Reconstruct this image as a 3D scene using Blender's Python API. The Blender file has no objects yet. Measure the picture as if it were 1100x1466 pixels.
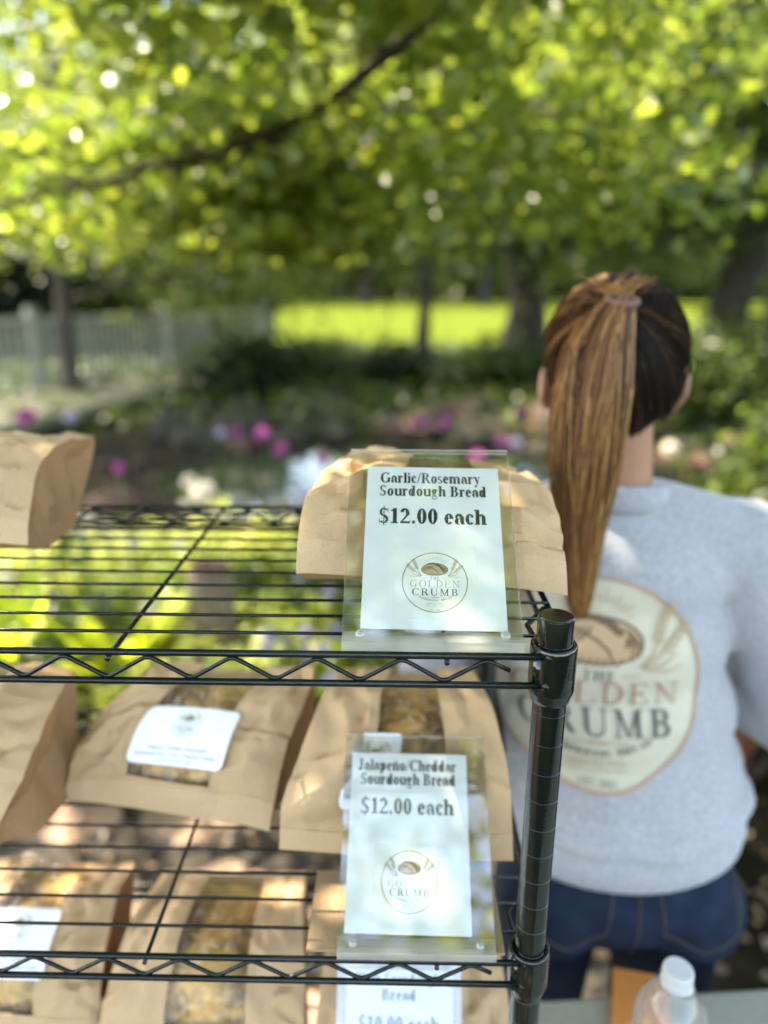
import bpy, bmesh, math, random
import numpy as np
from mathutils import Vector, Matrix, noise
from mathutils.bvhtree import BVHTree
random.seed(7); rng = np.random.default_rng(11)
S = bpy.context.scene; COL = S.collection; R_ = math.radians

# ------------------------------------------------------------------ camera
cd = bpy.data.cameras.new('camera'); cam = bpy.data.objects.new('camera', cd); COL.objects.link(cam); S.camera = cam
cd.sensor_fit = 'VERTICAL'; cd.sensor_height = 36.0; cd.sensor_width = 27.0
cd.lens = 36.0 * 1027.97 / 1466.0
cd.clip_start = 0.02; cd.clip_end = 2000
Rv = Vector((0.9998, 0.0182, 0.0041)).normalized(); Fv = Vector((-0.0162, 0.9557, -0.2940)).normalized()
Uv = Rv.cross(Fv).normalized(); Rv = Fv.cross(Uv).normalized()
m = Matrix(((Rv.x, Uv.x, -Fv.x, -0.1166), (Rv.y, Uv.y, -Fv.y, -0.4627), (Rv.z, Uv.z, -Fv.z, 1.5999), (0, 0, 0, 1)))
cam.matrix_world = m
cd.dof.use_dof = True; cd.dof.focus_distance = 0.535; cd.dof.aperture_fstop = 1.95; cd.dof.aperture_blades = 0

# ------------------------------------------------------------------ light
W = bpy.data.worlds.new('World'); S.world = W; W.use_nodes = True
nt = W.node_tree; bg = nt.nodes['Background']; sky = nt.nodes.new('ShaderNodeTexSky'); sky.sky_type = 'NISHITA'; sky.sun_disc = False
SUN_EL, SUN_AZ = R_(54), R_(-58)          # azimuth measured from +y towards +x
sky.sun_elevation = SUN_EL; sky.sun_rotation = SUN_AZ; sky.dust_density = 1.5
nt.links.new(sky.outputs[0], bg.inputs[0]); bg.inputs[1].default_value = 0.15
sd = bpy.data.lights.new('sun', 'SUN'); sd.energy = 3.2; sd.angle = R_(0.53); sd.color = (1, .95, .86)
sun = bpy.data.objects.new('sun', sd); COL.objects.link(sun)
sdir = Vector((math.sin(SUN_AZ)*math.cos(SUN_EL), math.cos(SUN_AZ)*math.cos(SUN_EL), math.sin(SUN_EL)))
sun.rotation_euler = sdir.to_track_quat('Z', 'Y').to_euler(); sun.location = (0, 0, 20)
S.view_settings.view_transform = 'Standard'; S.view_settings.look = 'None'; S.view_settings.gamma = 1
S.view_settings.use_curve_mapping = False; S.view_settings.exposure = 3.1; S.view_settings.use_white_balance = True; S.view_settings.white_balance_temperature = 7600
S.render.engine = 'CYCLES'
S.cycles.use_denoising = True; S.cycles.max_bounces = 10; S.cycles.transparent_max_bounces = 24
S.cycles.transmission_bounces = 6; S.cycles.diffuse_bounces = 5; S.cycles.glossy_bounces = 4
S.cycles.sample_clamp_indirect = 5; S.cycles.sample_clamp_direct = 8; S.cycles.caustics_reflective = False; S.cycles.caustics_refractive = False

# ------------------------------------------------------------------ materials
def mat(name, col=(.5, .5, .5), rough=.6, metal=0, spec=.5, noise_s=0, noise_a=.2, bump=0, bump_s=200, attr=None, trans=0, sheen=0, crease=0, crease_s=30):
    M = bpy.data.materials.new(name); M.use_nodes = True; N = M.node_tree.nodes; L = M.node_tree.links
    p = N['Principled BSDF']; p.inputs['Roughness'].default_value = rough; p.inputs['Metallic'].default_value = metal
    p.inputs['Specular IOR Level'].default_value = spec
    if sheen: p.inputs['Sheen Weight'].default_value = sheen
    src = None
    rgb = N.new('ShaderNodeRGB'); rgb.outputs[0].default_value = (*col, 1); src = rgb.outputs[0]
    if attr:
        a = N.new('ShaderNodeAttribute'); a.attribute_name = attr; src = a.outputs['Color']
    tc = N.new('ShaderNodeTexCoord')
    if noise_s:
        t = N.new('ShaderNodeTexNoise'); t.inputs['Scale'].default_value = noise_s; t.inputs['Detail'].default_value = 6
        L.new(tc.outputs['Object'], t.inputs['Vector'])
        mr = N.new('ShaderNodeMapRange'); mr.inputs[1].default_value = .3; mr.inputs[2].default_value = .7
        mr.inputs[3].default_value = 1-noise_a; mr.inputs[4].default_value = 1+noise_a
        L.new(t.outputs[0], mr.inputs[0])
        mx = N.new('ShaderNodeVectorMath'); mx.operation = 'SCALE'; L.new(src, mx.inputs[0]); L.new(mr.outputs[0], mx.inputs['Scale']); src = mx.outputs[0]
    L.new(src, p.inputs['Base Color'])
    hgt = None
    if bump:
        t2 = N.new('ShaderNodeTexNoise'); t2.inputs['Scale'].default_value = bump_s; t2.inputs['Detail'].default_value = 4
        L.new(tc.outputs['Object'], t2.inputs['Vector'])
        b = N.new('ShaderNodeBump'); b.inputs['Strength'].default_value = bump; b.inputs['Distance'].default_value = .002
        L.new(t2.outputs[0], b.inputs['Height']); L.new(b.outputs[0], p.inputs['Normal']); hgt = b
    if crease:
        v = N.new('ShaderNodeTexVoronoi'); v.feature = 'DISTANCE_TO_EDGE'; v.inputs['Scale'].default_value = crease_s
        nz = N.new('ShaderNodeTexNoise'); nz.inputs['Scale'].default_value = crease_s*.6
        va = N.new('ShaderNodeVectorMath'); va.operation = 'MULTIPLY_ADD'; va.inputs[1].default_value = (.06,)*3
        L.new(tc.outputs['Object'], nz.inputs['Vector']); L.new(nz.outputs['Color'], va.inputs[0]); L.new(tc.outputs['Object'], va.inputs[2])
        L.new(va.outputs[0], v.inputs['Vector'])
        b2 = N.new('ShaderNodeBump'); b2.inputs['Strength'].default_value = crease; b2.inputs['Distance'].default_value = .006
        L.new(v.outputs['Distance'], b2.inputs['Height'])
        if hgt: L.new(hgt.outputs[0], b2.inputs['Normal'])
        L.new(b2.outputs[0], p.inputs['Normal'])
    if trans:
        tr = N.new('ShaderNodeBsdfTranslucent'); ms = N.new('ShaderNodeMixShader'); ms.inputs[0].default_value = trans
        sc = N.new('ShaderNodeVectorMath'); sc.operation = 'MULTIPLY'; sc.inputs[1].default_value = (2.15, 2.05, 1.6) if attr else (1, 1, 1)
        L.new(src, sc.inputs[0]); L.new(sc.outputs[0], tr.inputs['Color'])
        out = N['Material Output']; L.new(p.outputs[0], ms.inputs[1]); L.new(tr.outputs[0], ms.inputs[2]); L.new(ms.outputs[0], out.inputs[0])
    return M

def thin_clear(name, tint=(1, 1, 1), rough=.02, ior=1.5, bump=0, bs=40, haze=0):
    """a thin clear sheet: see-through plus a Fresnel reflection"""
    M = bpy.data.materials.new(name); M.use_nodes = True; N = M.node_tree.nodes; L = M.node_tree.links
    N.remove(N['Principled BSDF']); out = N['Material Output']
    t = N.new('ShaderNodeBsdfTransparent'); t.inputs[0].default_value = (*tint, 1)
    g = N.new('ShaderNodeBsdfGlossy'); g.inputs['Roughness'].default_value = rough
    lw_ = N.new('ShaderNodeLayerWeight'); lw_.inputs['Blend'].default_value = .5
    pw_ = N.new('ShaderNodeMath'); pw_.operation = 'POWER'; pw_.inputs[1].default_value = 5; L.new(lw_.outputs['Facing'], pw_.inputs[0])
    fr = N.new('ShaderNodeMath'); fr.operation = 'MULTIPLY_ADD'; f0 = ((ior-1)/(ior+1))**2; fr.inputs[1].default_value = 1-f0; fr.inputs[2].default_value = f0; L.new(pw_.outputs[0], fr.inputs[0])
    ms = N.new('ShaderNodeMixShader'); L.new(fr.outputs[0], ms.inputs[0]); L.new(g.outputs[0], ms.inputs[2])
    if haze:
        d = N.new('ShaderNodeBsdfTranslucent'); d.inputs[0].default_value = (.9, .9, .88, 1)
        d2 = N.new('ShaderNodeBsdfDiffuse'); d2.inputs[0].default_value = (.9, .9, .88, 1)
        a = N.new('ShaderNodeMixShader'); a.inputs[0].default_value = .5; L.new(d.outputs[0], a.inputs[1]); L.new(d2.outputs[0], a.inputs[2])
        h = N.new('ShaderNodeMixShader'); h.inputs[0].default_value = haze; L.new(t.outputs[0], h.inputs[1]); L.new(a.outputs[0], h.inputs[2]); L.new(h.outputs[0], ms.inputs[1])
    else: L.new(t.outputs[0], ms.inputs[1])
    if bump:
        tc = N.new('ShaderNodeTexCoord'); n = N.new('ShaderNodeTexNoise'); n.inputs['Scale'].default_value = bs; n.inputs['Detail'].default_value = 3
        b = N.new('ShaderNodeBump'); b.inputs['Strength'].default_value = bump; b.inputs['Distance'].default_value = .01
        L.new(tc.outputs['Object'], n.inputs['Vector']); L.new(n.outputs[0], b.inputs['Height']); L.new(b.outputs[0], g.inputs['Normal']); L.new(b.outputs[0], lw_.inputs['Normal'])
    L.new(ms.outputs[0], out.inputs[0]); return M

M = {}
M['epoxy'] = mat('dark_green_epoxy', (.004, .0065, .0045), .09, 0, .8, noise_s=60, noise_a=.3, bump=.08, bump_s=500)
M['wire'] = mat('dark_wire_coating', (.003, .005, .0045), .26, 0, .4, bump=.15, bump_s=700)
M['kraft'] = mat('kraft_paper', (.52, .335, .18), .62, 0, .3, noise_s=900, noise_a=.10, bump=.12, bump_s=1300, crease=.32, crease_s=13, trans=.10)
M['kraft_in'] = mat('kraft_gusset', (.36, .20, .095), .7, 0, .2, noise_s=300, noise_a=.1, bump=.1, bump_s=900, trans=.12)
M['flap'] = mat('kraft_flap', (.54, .355, .195), .62, 0, .3, noise_s=900, noise_a=.10, bump=.12, bump_s=1300, crease=.04, crease_s=14, trans=.06)
M['board'] = mat('kraft_board', (.33, .22, .12), .8, 0, .2, noise_s=500, noise_a=.12)
M['film'] = thin_clear('window_film', (.97, .95, .9), .08, 1.6, bump=1.0, bs=55, haze=.02)
M['acrylic'] = thin_clear('acrylic_face', (.99, .99, .975), .006, 1.95)
M['acrylic_edge'] = thin_clear('acrylic_edge', (.98, .97, .80), .10, 1.7, haze=.38)
M['stud'] = thin_clear('clear_stud', (.97, .98, .97), .03, 2.2, haze=.22)
M['paper'] = mat('printed_card', (.82, .85, .82), .6, 0, .3, trans=.15)
M['label'] = mat('white_label', (.80, .81, .86), .45, 0, .4)
M['ink'] = mat('black_ink', (.012, .012, .012), .5)
M['ink_grey'] = mat('grey_ink', (.06, .055, .05), .5)
M['ink_brown'] = mat('brown_ink', (.13, .075, .035), .5)
M['ink_gold'] = mat('gold_ink', (.30, .20, .09), .5)
M['ink_tan'] = mat('tan_ink', (.45, .33, .19), .5)
M['ink_cream'] = mat('cream_ink', (.70, .70, .60), .6)
M['ink_pale'] = mat('pale_ink', (.74, .77, .70), .6)
M['loaf'] = mat('crust', (.50, .29, .09), .6, 0, .3, noise_s=55, noise_a=.55, bump=.8, bump_s=90)
M['herb'] = mat('herb_topping', (.20, .17, .05), .7)
M['flour'] = mat('flour_dust', (.60, .48, .34), .9)

M['fleece'] = mat('grey_fleece', (.335, .33, .35), .95, 0, .1, noise_s=230, noise_a=.20, bump=.4, bump_s=350, sheen=.3)
M['print_disc'] = mat('shirt_print_disc', (.50, .455, .345), .7, noise_s=40, noise_a=.05)
M['rust'] = mat('shirt_print_rust', (.33, .15, .09), .7)
M['slate'] = mat('shirt_print_slate', (.07, .065, .06), .7)
M['sh_brown'] = mat('shirt_print_brown', (.13, .07, .035), .7)
M['sh_tan'] = mat('shirt_print_tan', (.42, .28, .15), .7)
M['sh_ring'] = mat('shirt_print_ring', (.40, .24, .16), .7)
M['denim'] = mat('denim', (.008, .016, .034), .85, 0, .2, noise_s=35, noise_a=.35, bump=.5, bump_s=900)
M['stitch'] = mat('jean_stitching', (.085, .06, .035), .8)
M['skin'] = mat('skin', (.34, .17, .10), .5, 0, .4, noise_s=30, noise_a=.08)
M['eye'] = mat('eye_white', (.7, .7, .68), .2)
M['lip'] = mat('lip', (.45, .16, .13), .4)
M['shoe'] = mat('white_shoe', (.6, .6, .6), .6)
M['hair1'] = mat('hair_dark_brown', (.009, .005, .003), .55, 0, .12)
M['hair2'] = mat('hair_brown', (.085, .032, .011), .55, 0, .15)
M['hair3'] = mat('hair_light_brown', (.185, .080, .026), .5, 0, .2)
M['hair4'] = mat('hair_blonde', (.36, .19, .062), .5, 0, .2)
M['tie'] = mat('hair_tie', (.16, .075, .06), .8)
M['table'] = mat('table_plastic', (.27, .26, .20), .5, 0, .3, noise_s=80, noise_a=.06, bump=.2, bump_s=400)
M['tmetal'] = mat('table_metal', (.35, .35, .36), .4, .8)
M['pet'] = thin_clear('clear_bottle_plastic', (.97, .98, .99), .04, 1.6, haze=.10)
M['cap'] = mat('white_cap', (.50, .51, .50), .4)
M['orange'] = mat('orange_cover', (.50, .17, .03), .6, noise_s=40, noise_a=.1)
M['strap'] = mat('black_strap', (.008, .008, .009), .6)
M['leaf'] = mat('leaf', rough=.36, spec=.5, attr='col', trans=.5)
M['leaf_far'] = mat('leaf_far', rough=.42, spec=.45, attr='col', trans=.4)
M['bark'] = mat('bark', (.045, .034, .024), .9, noise_s=14, noise_a=.4, bump=1, bump_s=60)
M['petal_pink'] = mat('petal_pink', (.42, .09, .32), .6, trans=.3)
M['petal_white'] = mat('petal_white', (.78, .70, .58), .6, trans=.3)
M['petal_blush'] = mat('petal_blush', (.72, .45, .50), .6, trans=.3)
M['petal_purple'] = mat('petal_purple', (.20, .05, .18), .6, trans=.3)
M['petal_lav'] = mat('petal_lavender', (.36, .33, .46), .6, trans=.3)
M['fencewood'] = mat('weathered_fence_wood', (.30, .30, .25), .8, 0, .1, noise_s=12, noise_a=.2)
M['deckwood'] = mat('weathered_deck_wood', (.085, .085, .058), .8, 0, .1, noise_s=10, noise_a=.25)
M['postwood'] = mat('old_post_wood', (.14, .105, .06), .9, noise_s=30, noise_a=.4, bump=.8, bump_s=80)
M['rock'] = mat('garden_rock', (.036, .032, .022), .9, 0, .1, noise_s=9, noise_a=.5, bump=1, bump_s=40)
M['rock_red'] = mat('reddish_rock', (.075, .034, .022), .9, noise_s=9, noise_a=.4, bump=1, bump_s=40)
M['flag'] = mat('flagstone', (.20, .13, .088), .9, noise_s=7, noise_a=.35, bump=.6, bump_s=50)
M['soil'] = mat('soil', (.022, .017, .011), .95, noise_s=9, noise_a=.6, bump=1, bump_s=30)
M['terracotta'] = mat('terracotta', (.26, .085, .045), .8, noise_s=20, noise_a=.2)
M['house_dark'] = mat('dark_siding', (.055, .045, .038), .8, noise_s=3, noise_a=.2)
M['house_white'] = mat('white_siding', (.70, .72, .74), .7)
M['brick'] = mat('brick_red', (.34, .12, .09), .85, noise_s=2, noise_a=.25)
M['roof'] = mat('roof_shingle', (.10, .09, .09), .9, noise_s=4, noise_a=.2)
M['glass'] = mat('window_glass', (.03, .04, .05), .08)
M['water'] = mat('pond_water', (.012, .018, .012), .04, 0, .6, bump=.15, bump_s=9)
M['grassblade'] = mat('grass_blade', (.16, .20, .02), .7, attr='col', trans=.45)

def ground_mat():
    Mt = bpy.data.materials.new('ground'); Mt.use_nodes = True; N = Mt.node_tree.nodes; L = Mt.node_tree.links
    p = N['Principled BSDF']; p.inputs['Roughness'].default_value = .95; p.inputs['Specular IOR Level'].default_value = .05
    tc = N.new('ShaderNodeTexCoord'); n = N.new('ShaderNodeTexNoise'); n.inputs['Scale'].default_value = 3; n.inputs['Detail'].default_value = 10
    r = N.new('ShaderNodeValToRGB'); r.color_ramp.elements[0].position = .35; r.color_ramp.elements[0].color = (.008, .007, .004, 1)
    r.color_ramp.elements[1].position = .7; r.color_ramp.elements[1].color = (.030, .025, .014, 1)
    b = N.new('ShaderNodeBump'); b.inputs['Strength'].default_value = .8; b.inputs['Distance'].default_value = .03
    L.new(tc.outputs['Object'], n.inputs['Vector']); L.new(n.outputs[0], r.inputs[0]); L.new(r.outputs[0], p.inputs[0]); L.new(n.outputs[0], b.inputs['Height']); L.new(b.outputs[0], p.inputs['Normal'])
    return Mt
M['ground'] = ground_mat()
M['backplate'] = mat('backplate_green', (.018, .030, .008), .95, 0, .05, noise_s=.6, noise_a=.5)
M['lawn'] = mat('lawn', (.066, .086, .012), .9, 0, 0, noise_s=1.2, noise_a=.22, bump=.6, bump_s=60)

# ------------------------------------------------------------------ helpers
def link(o): COL.objects.link(o); return o
def thing(name, label, cat, loc=(0, 0, 0), group=None):
    o = link(bpy.data.objects.new(name, None)); o.location = loc; o['label'] = label; o['category'] = cat; o.empty_display_size = .05
    if group: o['group'] = group
    return o
def tag(o, label, cat, group=None):
    o['label'] = label; o['category'] = cat
    if group: o['group'] = group
    return o
def world_loc(o):
    v = Vector((0, 0, 0))
    while o: v = v + Vector(o.location); o = o.parent
    return v
def mesh(name, verts, faces, mats, parent=None, idx=None, smooth=False, loc=None, label=None):
    """verts in world coordinates; the object's own origin is at loc (world)"""
    me = bpy.data.meshes.new(name)
    base = Vector(loc) if loc is not None else (world_loc(parent) if parent else Vector((0, 0, 0)))
    v = np.asarray([tuple(p) for p in verts], dtype=float).reshape(-1, 3) - np.array(base)
    me.from_pydata(v.tolist(), [], faces)
    for mm in (mats if isinstance(mats, (list, tuple)) else [mats]): me.materials.append(mm)
    if idx is not None: me.polygons.foreach_set('material_index', idx)
    if smooth: me.polygons.foreach_set('use_smooth', [True]*len(me.polygons))
    me.update()
    o = link(bpy.data.objects.new(name, me)); o.parent = parent
    o.location = base - (world_loc(parent) if parent else Vector((0, 0, 0)))
    if label: o['label'] = label
    return o
class MB:
    def __init__(s): s.v = []; s.f = []; s.i = []
    def add(s, v, f, i=0):
        n = len(s.v); s.v += [tuple(p) for p in v]; s.f += [tuple(a+n for a in q) for q in f]; s.i += [i]*len(f); return s
    def box(s, c, d, rz=0, i=0, bev=0):
        x, y, z = d[0]/2, d[1]/2, d[2]/2; ca, sa = math.cos(rz), math.sin(rz)
        if bev:
            bm = bmesh.new(); bmesh.ops.create_cube(bm, size=1)
            for q in bm.verts: q.co = (q.co.x*d[0], q.co.y*d[1], q.co.z*d[2])
            bmesh.ops.bevel(bm, geom=bm.edges[:], offset=bev, segments=2, affect='EDGES')
            bm.verts.ensure_lookup_table(); vs = [(c[0]+ca*q.co.x-sa*q.co.y, c[1]+sa*q.co.x+ca*q.co.y, c[2]+q.co.z) for q in bm.verts]
            fs = [tuple(a.index for a in q.verts) for q in bm.faces]; bm.free(); return s.add(vs, fs, i)
        P = [(-x, -y, -z), (x, -y, -z), (x, y, -z), (-x, y, -z), (-x, -y, z), (x, -y, z), (x, y, z), (-x, y, z)]
        return s.add([(c[0]+ca*a-sa*b, c[1]+sa*a+ca*b, c[2]+e) for a, b, e in P], [(0, 3, 2, 1), (4, 5, 6, 7), (0, 1, 5, 4), (1, 2, 6, 5), (2, 3, 7, 6), (3, 0, 4, 7)], i)
    def tube(s, pts, r, n=8, i=0, caps=True):
        pts = [Vector(p) for p in pts]; rr = r if isinstance(r, (list, tuple)) else [r]*len(pts)
        vs = []; up = None
        for k, p in enumerate(pts):
            t = (pts[min(k+1, len(pts)-1)] - pts[max(k-1, 0)]).normalized()
            if up is None: up = Vector((0, 0, 1)) if abs(t.z) < .9 else Vector((1, 0, 0))
            a = t.cross(up).normalized(); b = a.cross(t).normalized(); up = b
            for j in range(n):
                th = 2*math.pi*j/n; vs.append(p + rr[k]*(math.cos(th)*a + math.sin(th)*b))
        fs = [(k*n+j, k*n+(j+1) % n, (k+1)*n+(j+1) % n, (k+1)*n+j) for k in range(len(pts)-1) for j in range(n)]
        if caps: fs += [tuple(range(n-1, -1, -1)), tuple((len(pts)-1)*n+j for j in range(n))]
        return s.add(vs, fs, i)
    def lathe(s, prof, c, n=32, i=0):
        vs = []; 
        for (r, z) in prof:
            for j in range(n):
                th = 2*math.pi*j/n; vs.append((c[0]+r*math.cos(th), c[1]+r*math.sin(th), c[2]+z))
        fs = [(k*n+j, k*n+(j+1) % n, (k+1)*n+(j+1) % n, (k+1)*n+j) for k in range(len(prof)-1) for j in range(n)]
        return s.add(vs, fs, i)
    def ball(s, c, r, n=10, i=0, jit=0):
        rx, ry, rz = r if isinstance(r, (tuple, list)) else (r, r, r); vs = []; fs = []
        for a in range(n//2+1):
            ph = math.pi*a/(n//2)
            for j in range(n):
                th = 2*math.pi*j/n; d = Vector((math.sin(ph)*math.cos(th), math.sin(ph)*math.sin(th), math.cos(ph)))
                k = 1 + (jit*noise.noise(d*1.7+Vector(c)*9) if jit else 0)
                vs.append((c[0]+rx*d.x*k, c[1]+ry*d.y*k, c[2]+rz*d.z*k))
        for a in range(n//2):
            for j in range(n): fs.append((a*n+j, a*n+(j+1) % n, (a+1)*n+(j+1) % n, (a+1)*n+j))
        return s.add(vs, fs, i)
    def build(s, name, mats, parent=None, smooth=False, **k): return mesh(name, s.v, s.f, mats, parent, s.i, smooth, **k)

# ================================================================== SETTING
g = MB(); g.add([(-400, -60, 0), (400, -60, 0), (400, 900, 0), (-400, 900, 0)], [(0, 1, 2, 3)])
gr = g.build('ground', M['ground']); gr['kind'] = 'structure'
lw = mesh('lawn', [(-9, 21, .004), (60, 19, .004), (420, 860, .004), (-390, 860, .004)], [(0, 1, 2, 3)], M['lawn']); lw['kind'] = 'structure'
def blob(name, cx, cy, z, rx, ry, m_, seed=0, n=40):
    vs = [(cx, cy, z)] + [(cx+rx*math.cos(t)*(1+.18*noise.noise(Vector((math.cos(t)*1.5, math.sin(t)*1.5, seed)))), cy+ry*math.sin(t)*(1+.18*noise.noise(Vector((math.cos(t)*1.5, math.sin(t)*1.5, seed+5)))), z) for t in [2*math.pi*k/n for k in range(n)]]
    o = mesh(name, vs, [(0, k+1, (k+1) % n+1) for k in range(n)], m_); o['kind'] = 'structure'; return o
blob('pond_water', -.35, 5.7, .012, 1.9, 1.35, M['water'], 3)
path = mesh('garden_path', [(-3.0, -1.2, .004), (.62, -1.2, .004), (.62, 1.55, .004), (-3.0, 1.55, .004)], [(0, 1, 2, 3)], M['soil']); path['kind'] = 'structure'

# flagstones near the shelf (uneven, each one a piece)
k = 0
for ix in range(9):
    for iy in range(7):
        x = -2.7+ix*.39+.08*noise.noise(Vector((ix, iy, 1))) + (iy % 2)*.18; y = -.8+iy*.37+.06*noise.noise(Vector((ix, iy, 2)))
        if x > .45: continue
        n = random.choice([5, 6, 7]); a0 = random.random()*6; top = []; h = .022+random.random()*.014
        for j in range(n):
            t = a0+2*math.pi*j/n; r = .17*(1+.16*(random.random()-.5)); top.append((x+r*1.06*math.cos(t), y+r*.96*math.sin(t)))
        vs = [(a, b, .0) for a, b in top]+[(x+(a-x)*.95, y+(b-y)*.95, h) for a, b in top]
        fs = [tuple(range(n, 2*n))]+[(j, (j+1) % n, n+(j+1) % n, n+j) for j in range(n)]
        o = mesh('stone', vs, fs, M['flag'], path, loc=(x, y, 0))

# ------------------------------------------------------------------ leaves
def leaf_arrays(P, size, colA, colB, flat=.5, seedv=0):
    """two folded quads per leaf; returns verts, faces, colours"""
    n = len(P); r = np.random.default_rng(seedv+5)
    d = r.normal(size=(n, 3)); d[:, 2] *= .5; d /= np.linalg.norm(d, axis=1)[:, None]
    u = r.normal(size=(n, 3)); u[:, 2] += flat*3; w = np.cross(d, u); w /= (np.linalg.norm(w, axis=1)[:, None]+1e-9); nn = np.cross(w, d)
    s = (size*(.6+.8*r.random(n)))[:, None]
    b = P; t = P+d*s; c = P+d*s*.5; l = P+d*s*.45+w*s*.40+nn*s*.12; q = P+d*s*.45-w*s*.40+nn*s*.12
    V = np.stack([b, l, t, q], 1).reshape(-1, 3); k = np.arange(n)*4
    F = np.stack([np.stack([k, k+1, k+2], 1), np.stack([k, k+2, k+3], 1)], 1).reshape(-1, 3)
    a = r.random(n)[:, None]; C = np.array(colA)*(1-a)+np.array(colB)*a
    C = C*(.75+.5*r.random(n))[:, None]
    return V, F, np.repeat(C, 4, axis=0)
def fast_mesh(name, V, F, C, m_, parent=None, loc=(0, 0, 0)):
    me = bpy.data.meshes.new(name); V = V-np.array(loc)
    me.vertices.add(len(V)); me.vertices.foreach_set('co', V.astype(np.float32).ravel())
    me.loops.add(F.size); me.loops.foreach_set('vertex_index', F.astype(np.int32).ravel())
    me.polygons.add(len(F)); me.polygons.foreach_set('loop_start', np.arange(len(F), dtype=np.int32)*F.shape[1])
    me.update(calc_edges=True); me.materials.append(m_)
    a = me.color_attributes.new('col', 'FLOAT_COLOR', 'POINT'); a.data.foreach_set('color', np.hstack([C, np.ones((len(C), 1))]).astype(np.float32).ravel())
    o = link(bpy.data.objects.new(name, me)); o.parent = parent
    o.location = Vector(loc)-(world_loc(parent) if parent else Vector((0, 0, 0)))
    return o
def clumps(centers, per, rad, seed=0, squash=.6):
    r = np.random.default_rng(seed); c = np.repeat(np.asarray(centers), per, axis=0)
    return c+r.normal(size=c.shape)*rad*np.array([1, 1, squash])
def branches(start, dirv, length, r0, depth, mb, tips, rnd, droop=0):
    pts = [Vector(start)]; d = Vector(dirv).normalized(); n = 5
    for k in range(n):
        d = (d+Vector((rnd.uniform(-.22, .22), rnd.uniform(-.22, .22), rnd.uniform(-.15, .15)-droop))).normalized(); pts.append(pts[-1]+d*length/n)
    mb.tube(pts, [r0*(1-.6*k/n) for k in range(n+1)], 6 if depth > 1 else 4, caps=False)
    for p in pts[2:]: tips.append(tuple(p))
    if depth <= 0: return
    for k in range(1, n+1):
        for q in range(1 if depth > 1 else 2):
            dd = (d+Vector((rnd.uniform(-1, 1), rnd.uniform(-1, 1), rnd.uniform(-.5, .55)))).normalized()
            branches(pts[k], dd, length*rnd.uniform(.5, .68), r0*.5*(1-.1*k), depth-1, mb, tips, rnd, droop)

def tree(name, label, loc, h, spread, trunk_r, nleaf, size, cA, cB, seed, clear=.3, group=None, lean=(0, 0), flat=.5):
    T = thing(name, label, 'tree', loc, group); rnd = random.Random(seed); x, y, z = loc
    mb = MB(); pts = [(x, y, -.1)]; top = Vector((x+lean[0], y+lean[1], h*.8))
    for k in range(1, 7): f = k/6; pts.append((x+lean[0]*f+rnd.uniform(-1, 1)*trunk_r*.5, y+lean[1]*f+rnd.uniform(-1, 1)*trunk_r*.5, h*.8*f))
    mb.tube(pts, [trunk_r*(1.35 if k == 0 else 1-.13*k) for k in range(7)], 12, caps=False)
    mb.build('trunk', M['bark'], T, smooth=True)
    lb = MB(); tips = []
    for k in range(13):
        f = clear+(1-clear)*k/13; p = Vector(pts[0]).lerp(Vector(pts[-1]), min(1, f*1.05)); a = k*2.4+rnd.random()
        branches(p, (math.cos(a), math.sin(a), .35+.3*rnd.random()), spread*(1-.45*f), trunk_r*.35, 1, lb, tips, rnd, .02)
    lb.build('limbs', M['bark'], T, smooth=True)
    tips = np.array(tips); per = max(1, nleaf//len(tips)); P = clumps(tips, per, spread*.13, seed)
    V, F, C = leaf_arrays(P, size, cA, cB, flat, seed)
    fast_mesh('crown', V, F, C, M['leaf_far'], T, loc)
    return T

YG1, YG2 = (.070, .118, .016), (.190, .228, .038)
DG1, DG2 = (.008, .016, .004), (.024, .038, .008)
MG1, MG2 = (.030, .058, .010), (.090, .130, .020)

# near maple whose limbs hang over the stall
T = thing('maple_tree', 'spring maple with yellow-green leaves, its long dark limb reaching across above the garden', 'tree', (3.1, 1.6, 0))
rnd = random.Random(4); tb = MB()
tb.tube([(3.1, 1.6, -.1), (3.08, 1.62, 1), (3.0, 1.65, 2), (2.85, 1.6, 3.0), (2.6, 1.7, 4.2)], [.30, .23, .2, .18, .14], 14, caps=False)
tb.build('trunk', M['bark'], T, smooth=True)
lb = MB(); tips = []
main0 = [(2.85, 1.6, 2.9), (1.9, 2.3, 3.25), (1.0, 2.85, 3.15), (.265, 3.2, 2.93), (-.156, 3.2, 2.62), (-.409, 3.2, 2.44), (-.734, 3.25, 2.29), (-1.162, 3.3, 2.2), (-1.65, 3.4, 2.1), (-2.2, 3.5, 2.0)]
main = [main0[0], main0[1]]+[(-.1166+(x+.1166)*.80, -.4627+(y+.4627)*.80, 1.6+(z-1.6)*.80) for x, y, z in main0[2:]]
lb.tube(main, [.07, .05, .034, .028, .026, .024, .021, .017, .012, .007], 8, caps=False)
lb.build('limb', M['bark'], T, smooth=True)
lb2 = MB()
lb2.tube([(2.6, 1.7, 4), (.5, 3.4, 4.1), (-1.2, 4.0, 3.6), (-1.9, 4.0, 2.9), (-2.25, 4.0, 2.45), (-2.5, 3.9, 2.0)], [.07, .05, .035, .03, .024, .015], 8, caps=False)
for pts in (main[2:],):
    for k, p in enumerate(pts):
        for q in range(4):
            a = rnd.uniform(0, 6.28); branches(p, (math.cos(a), math.sin(a)*.8+.25, rnd.uniform(-.35, .75)), rnd.uniform(.5, 1.1), .010, 1, lb2, tips, rnd, .05)
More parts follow.
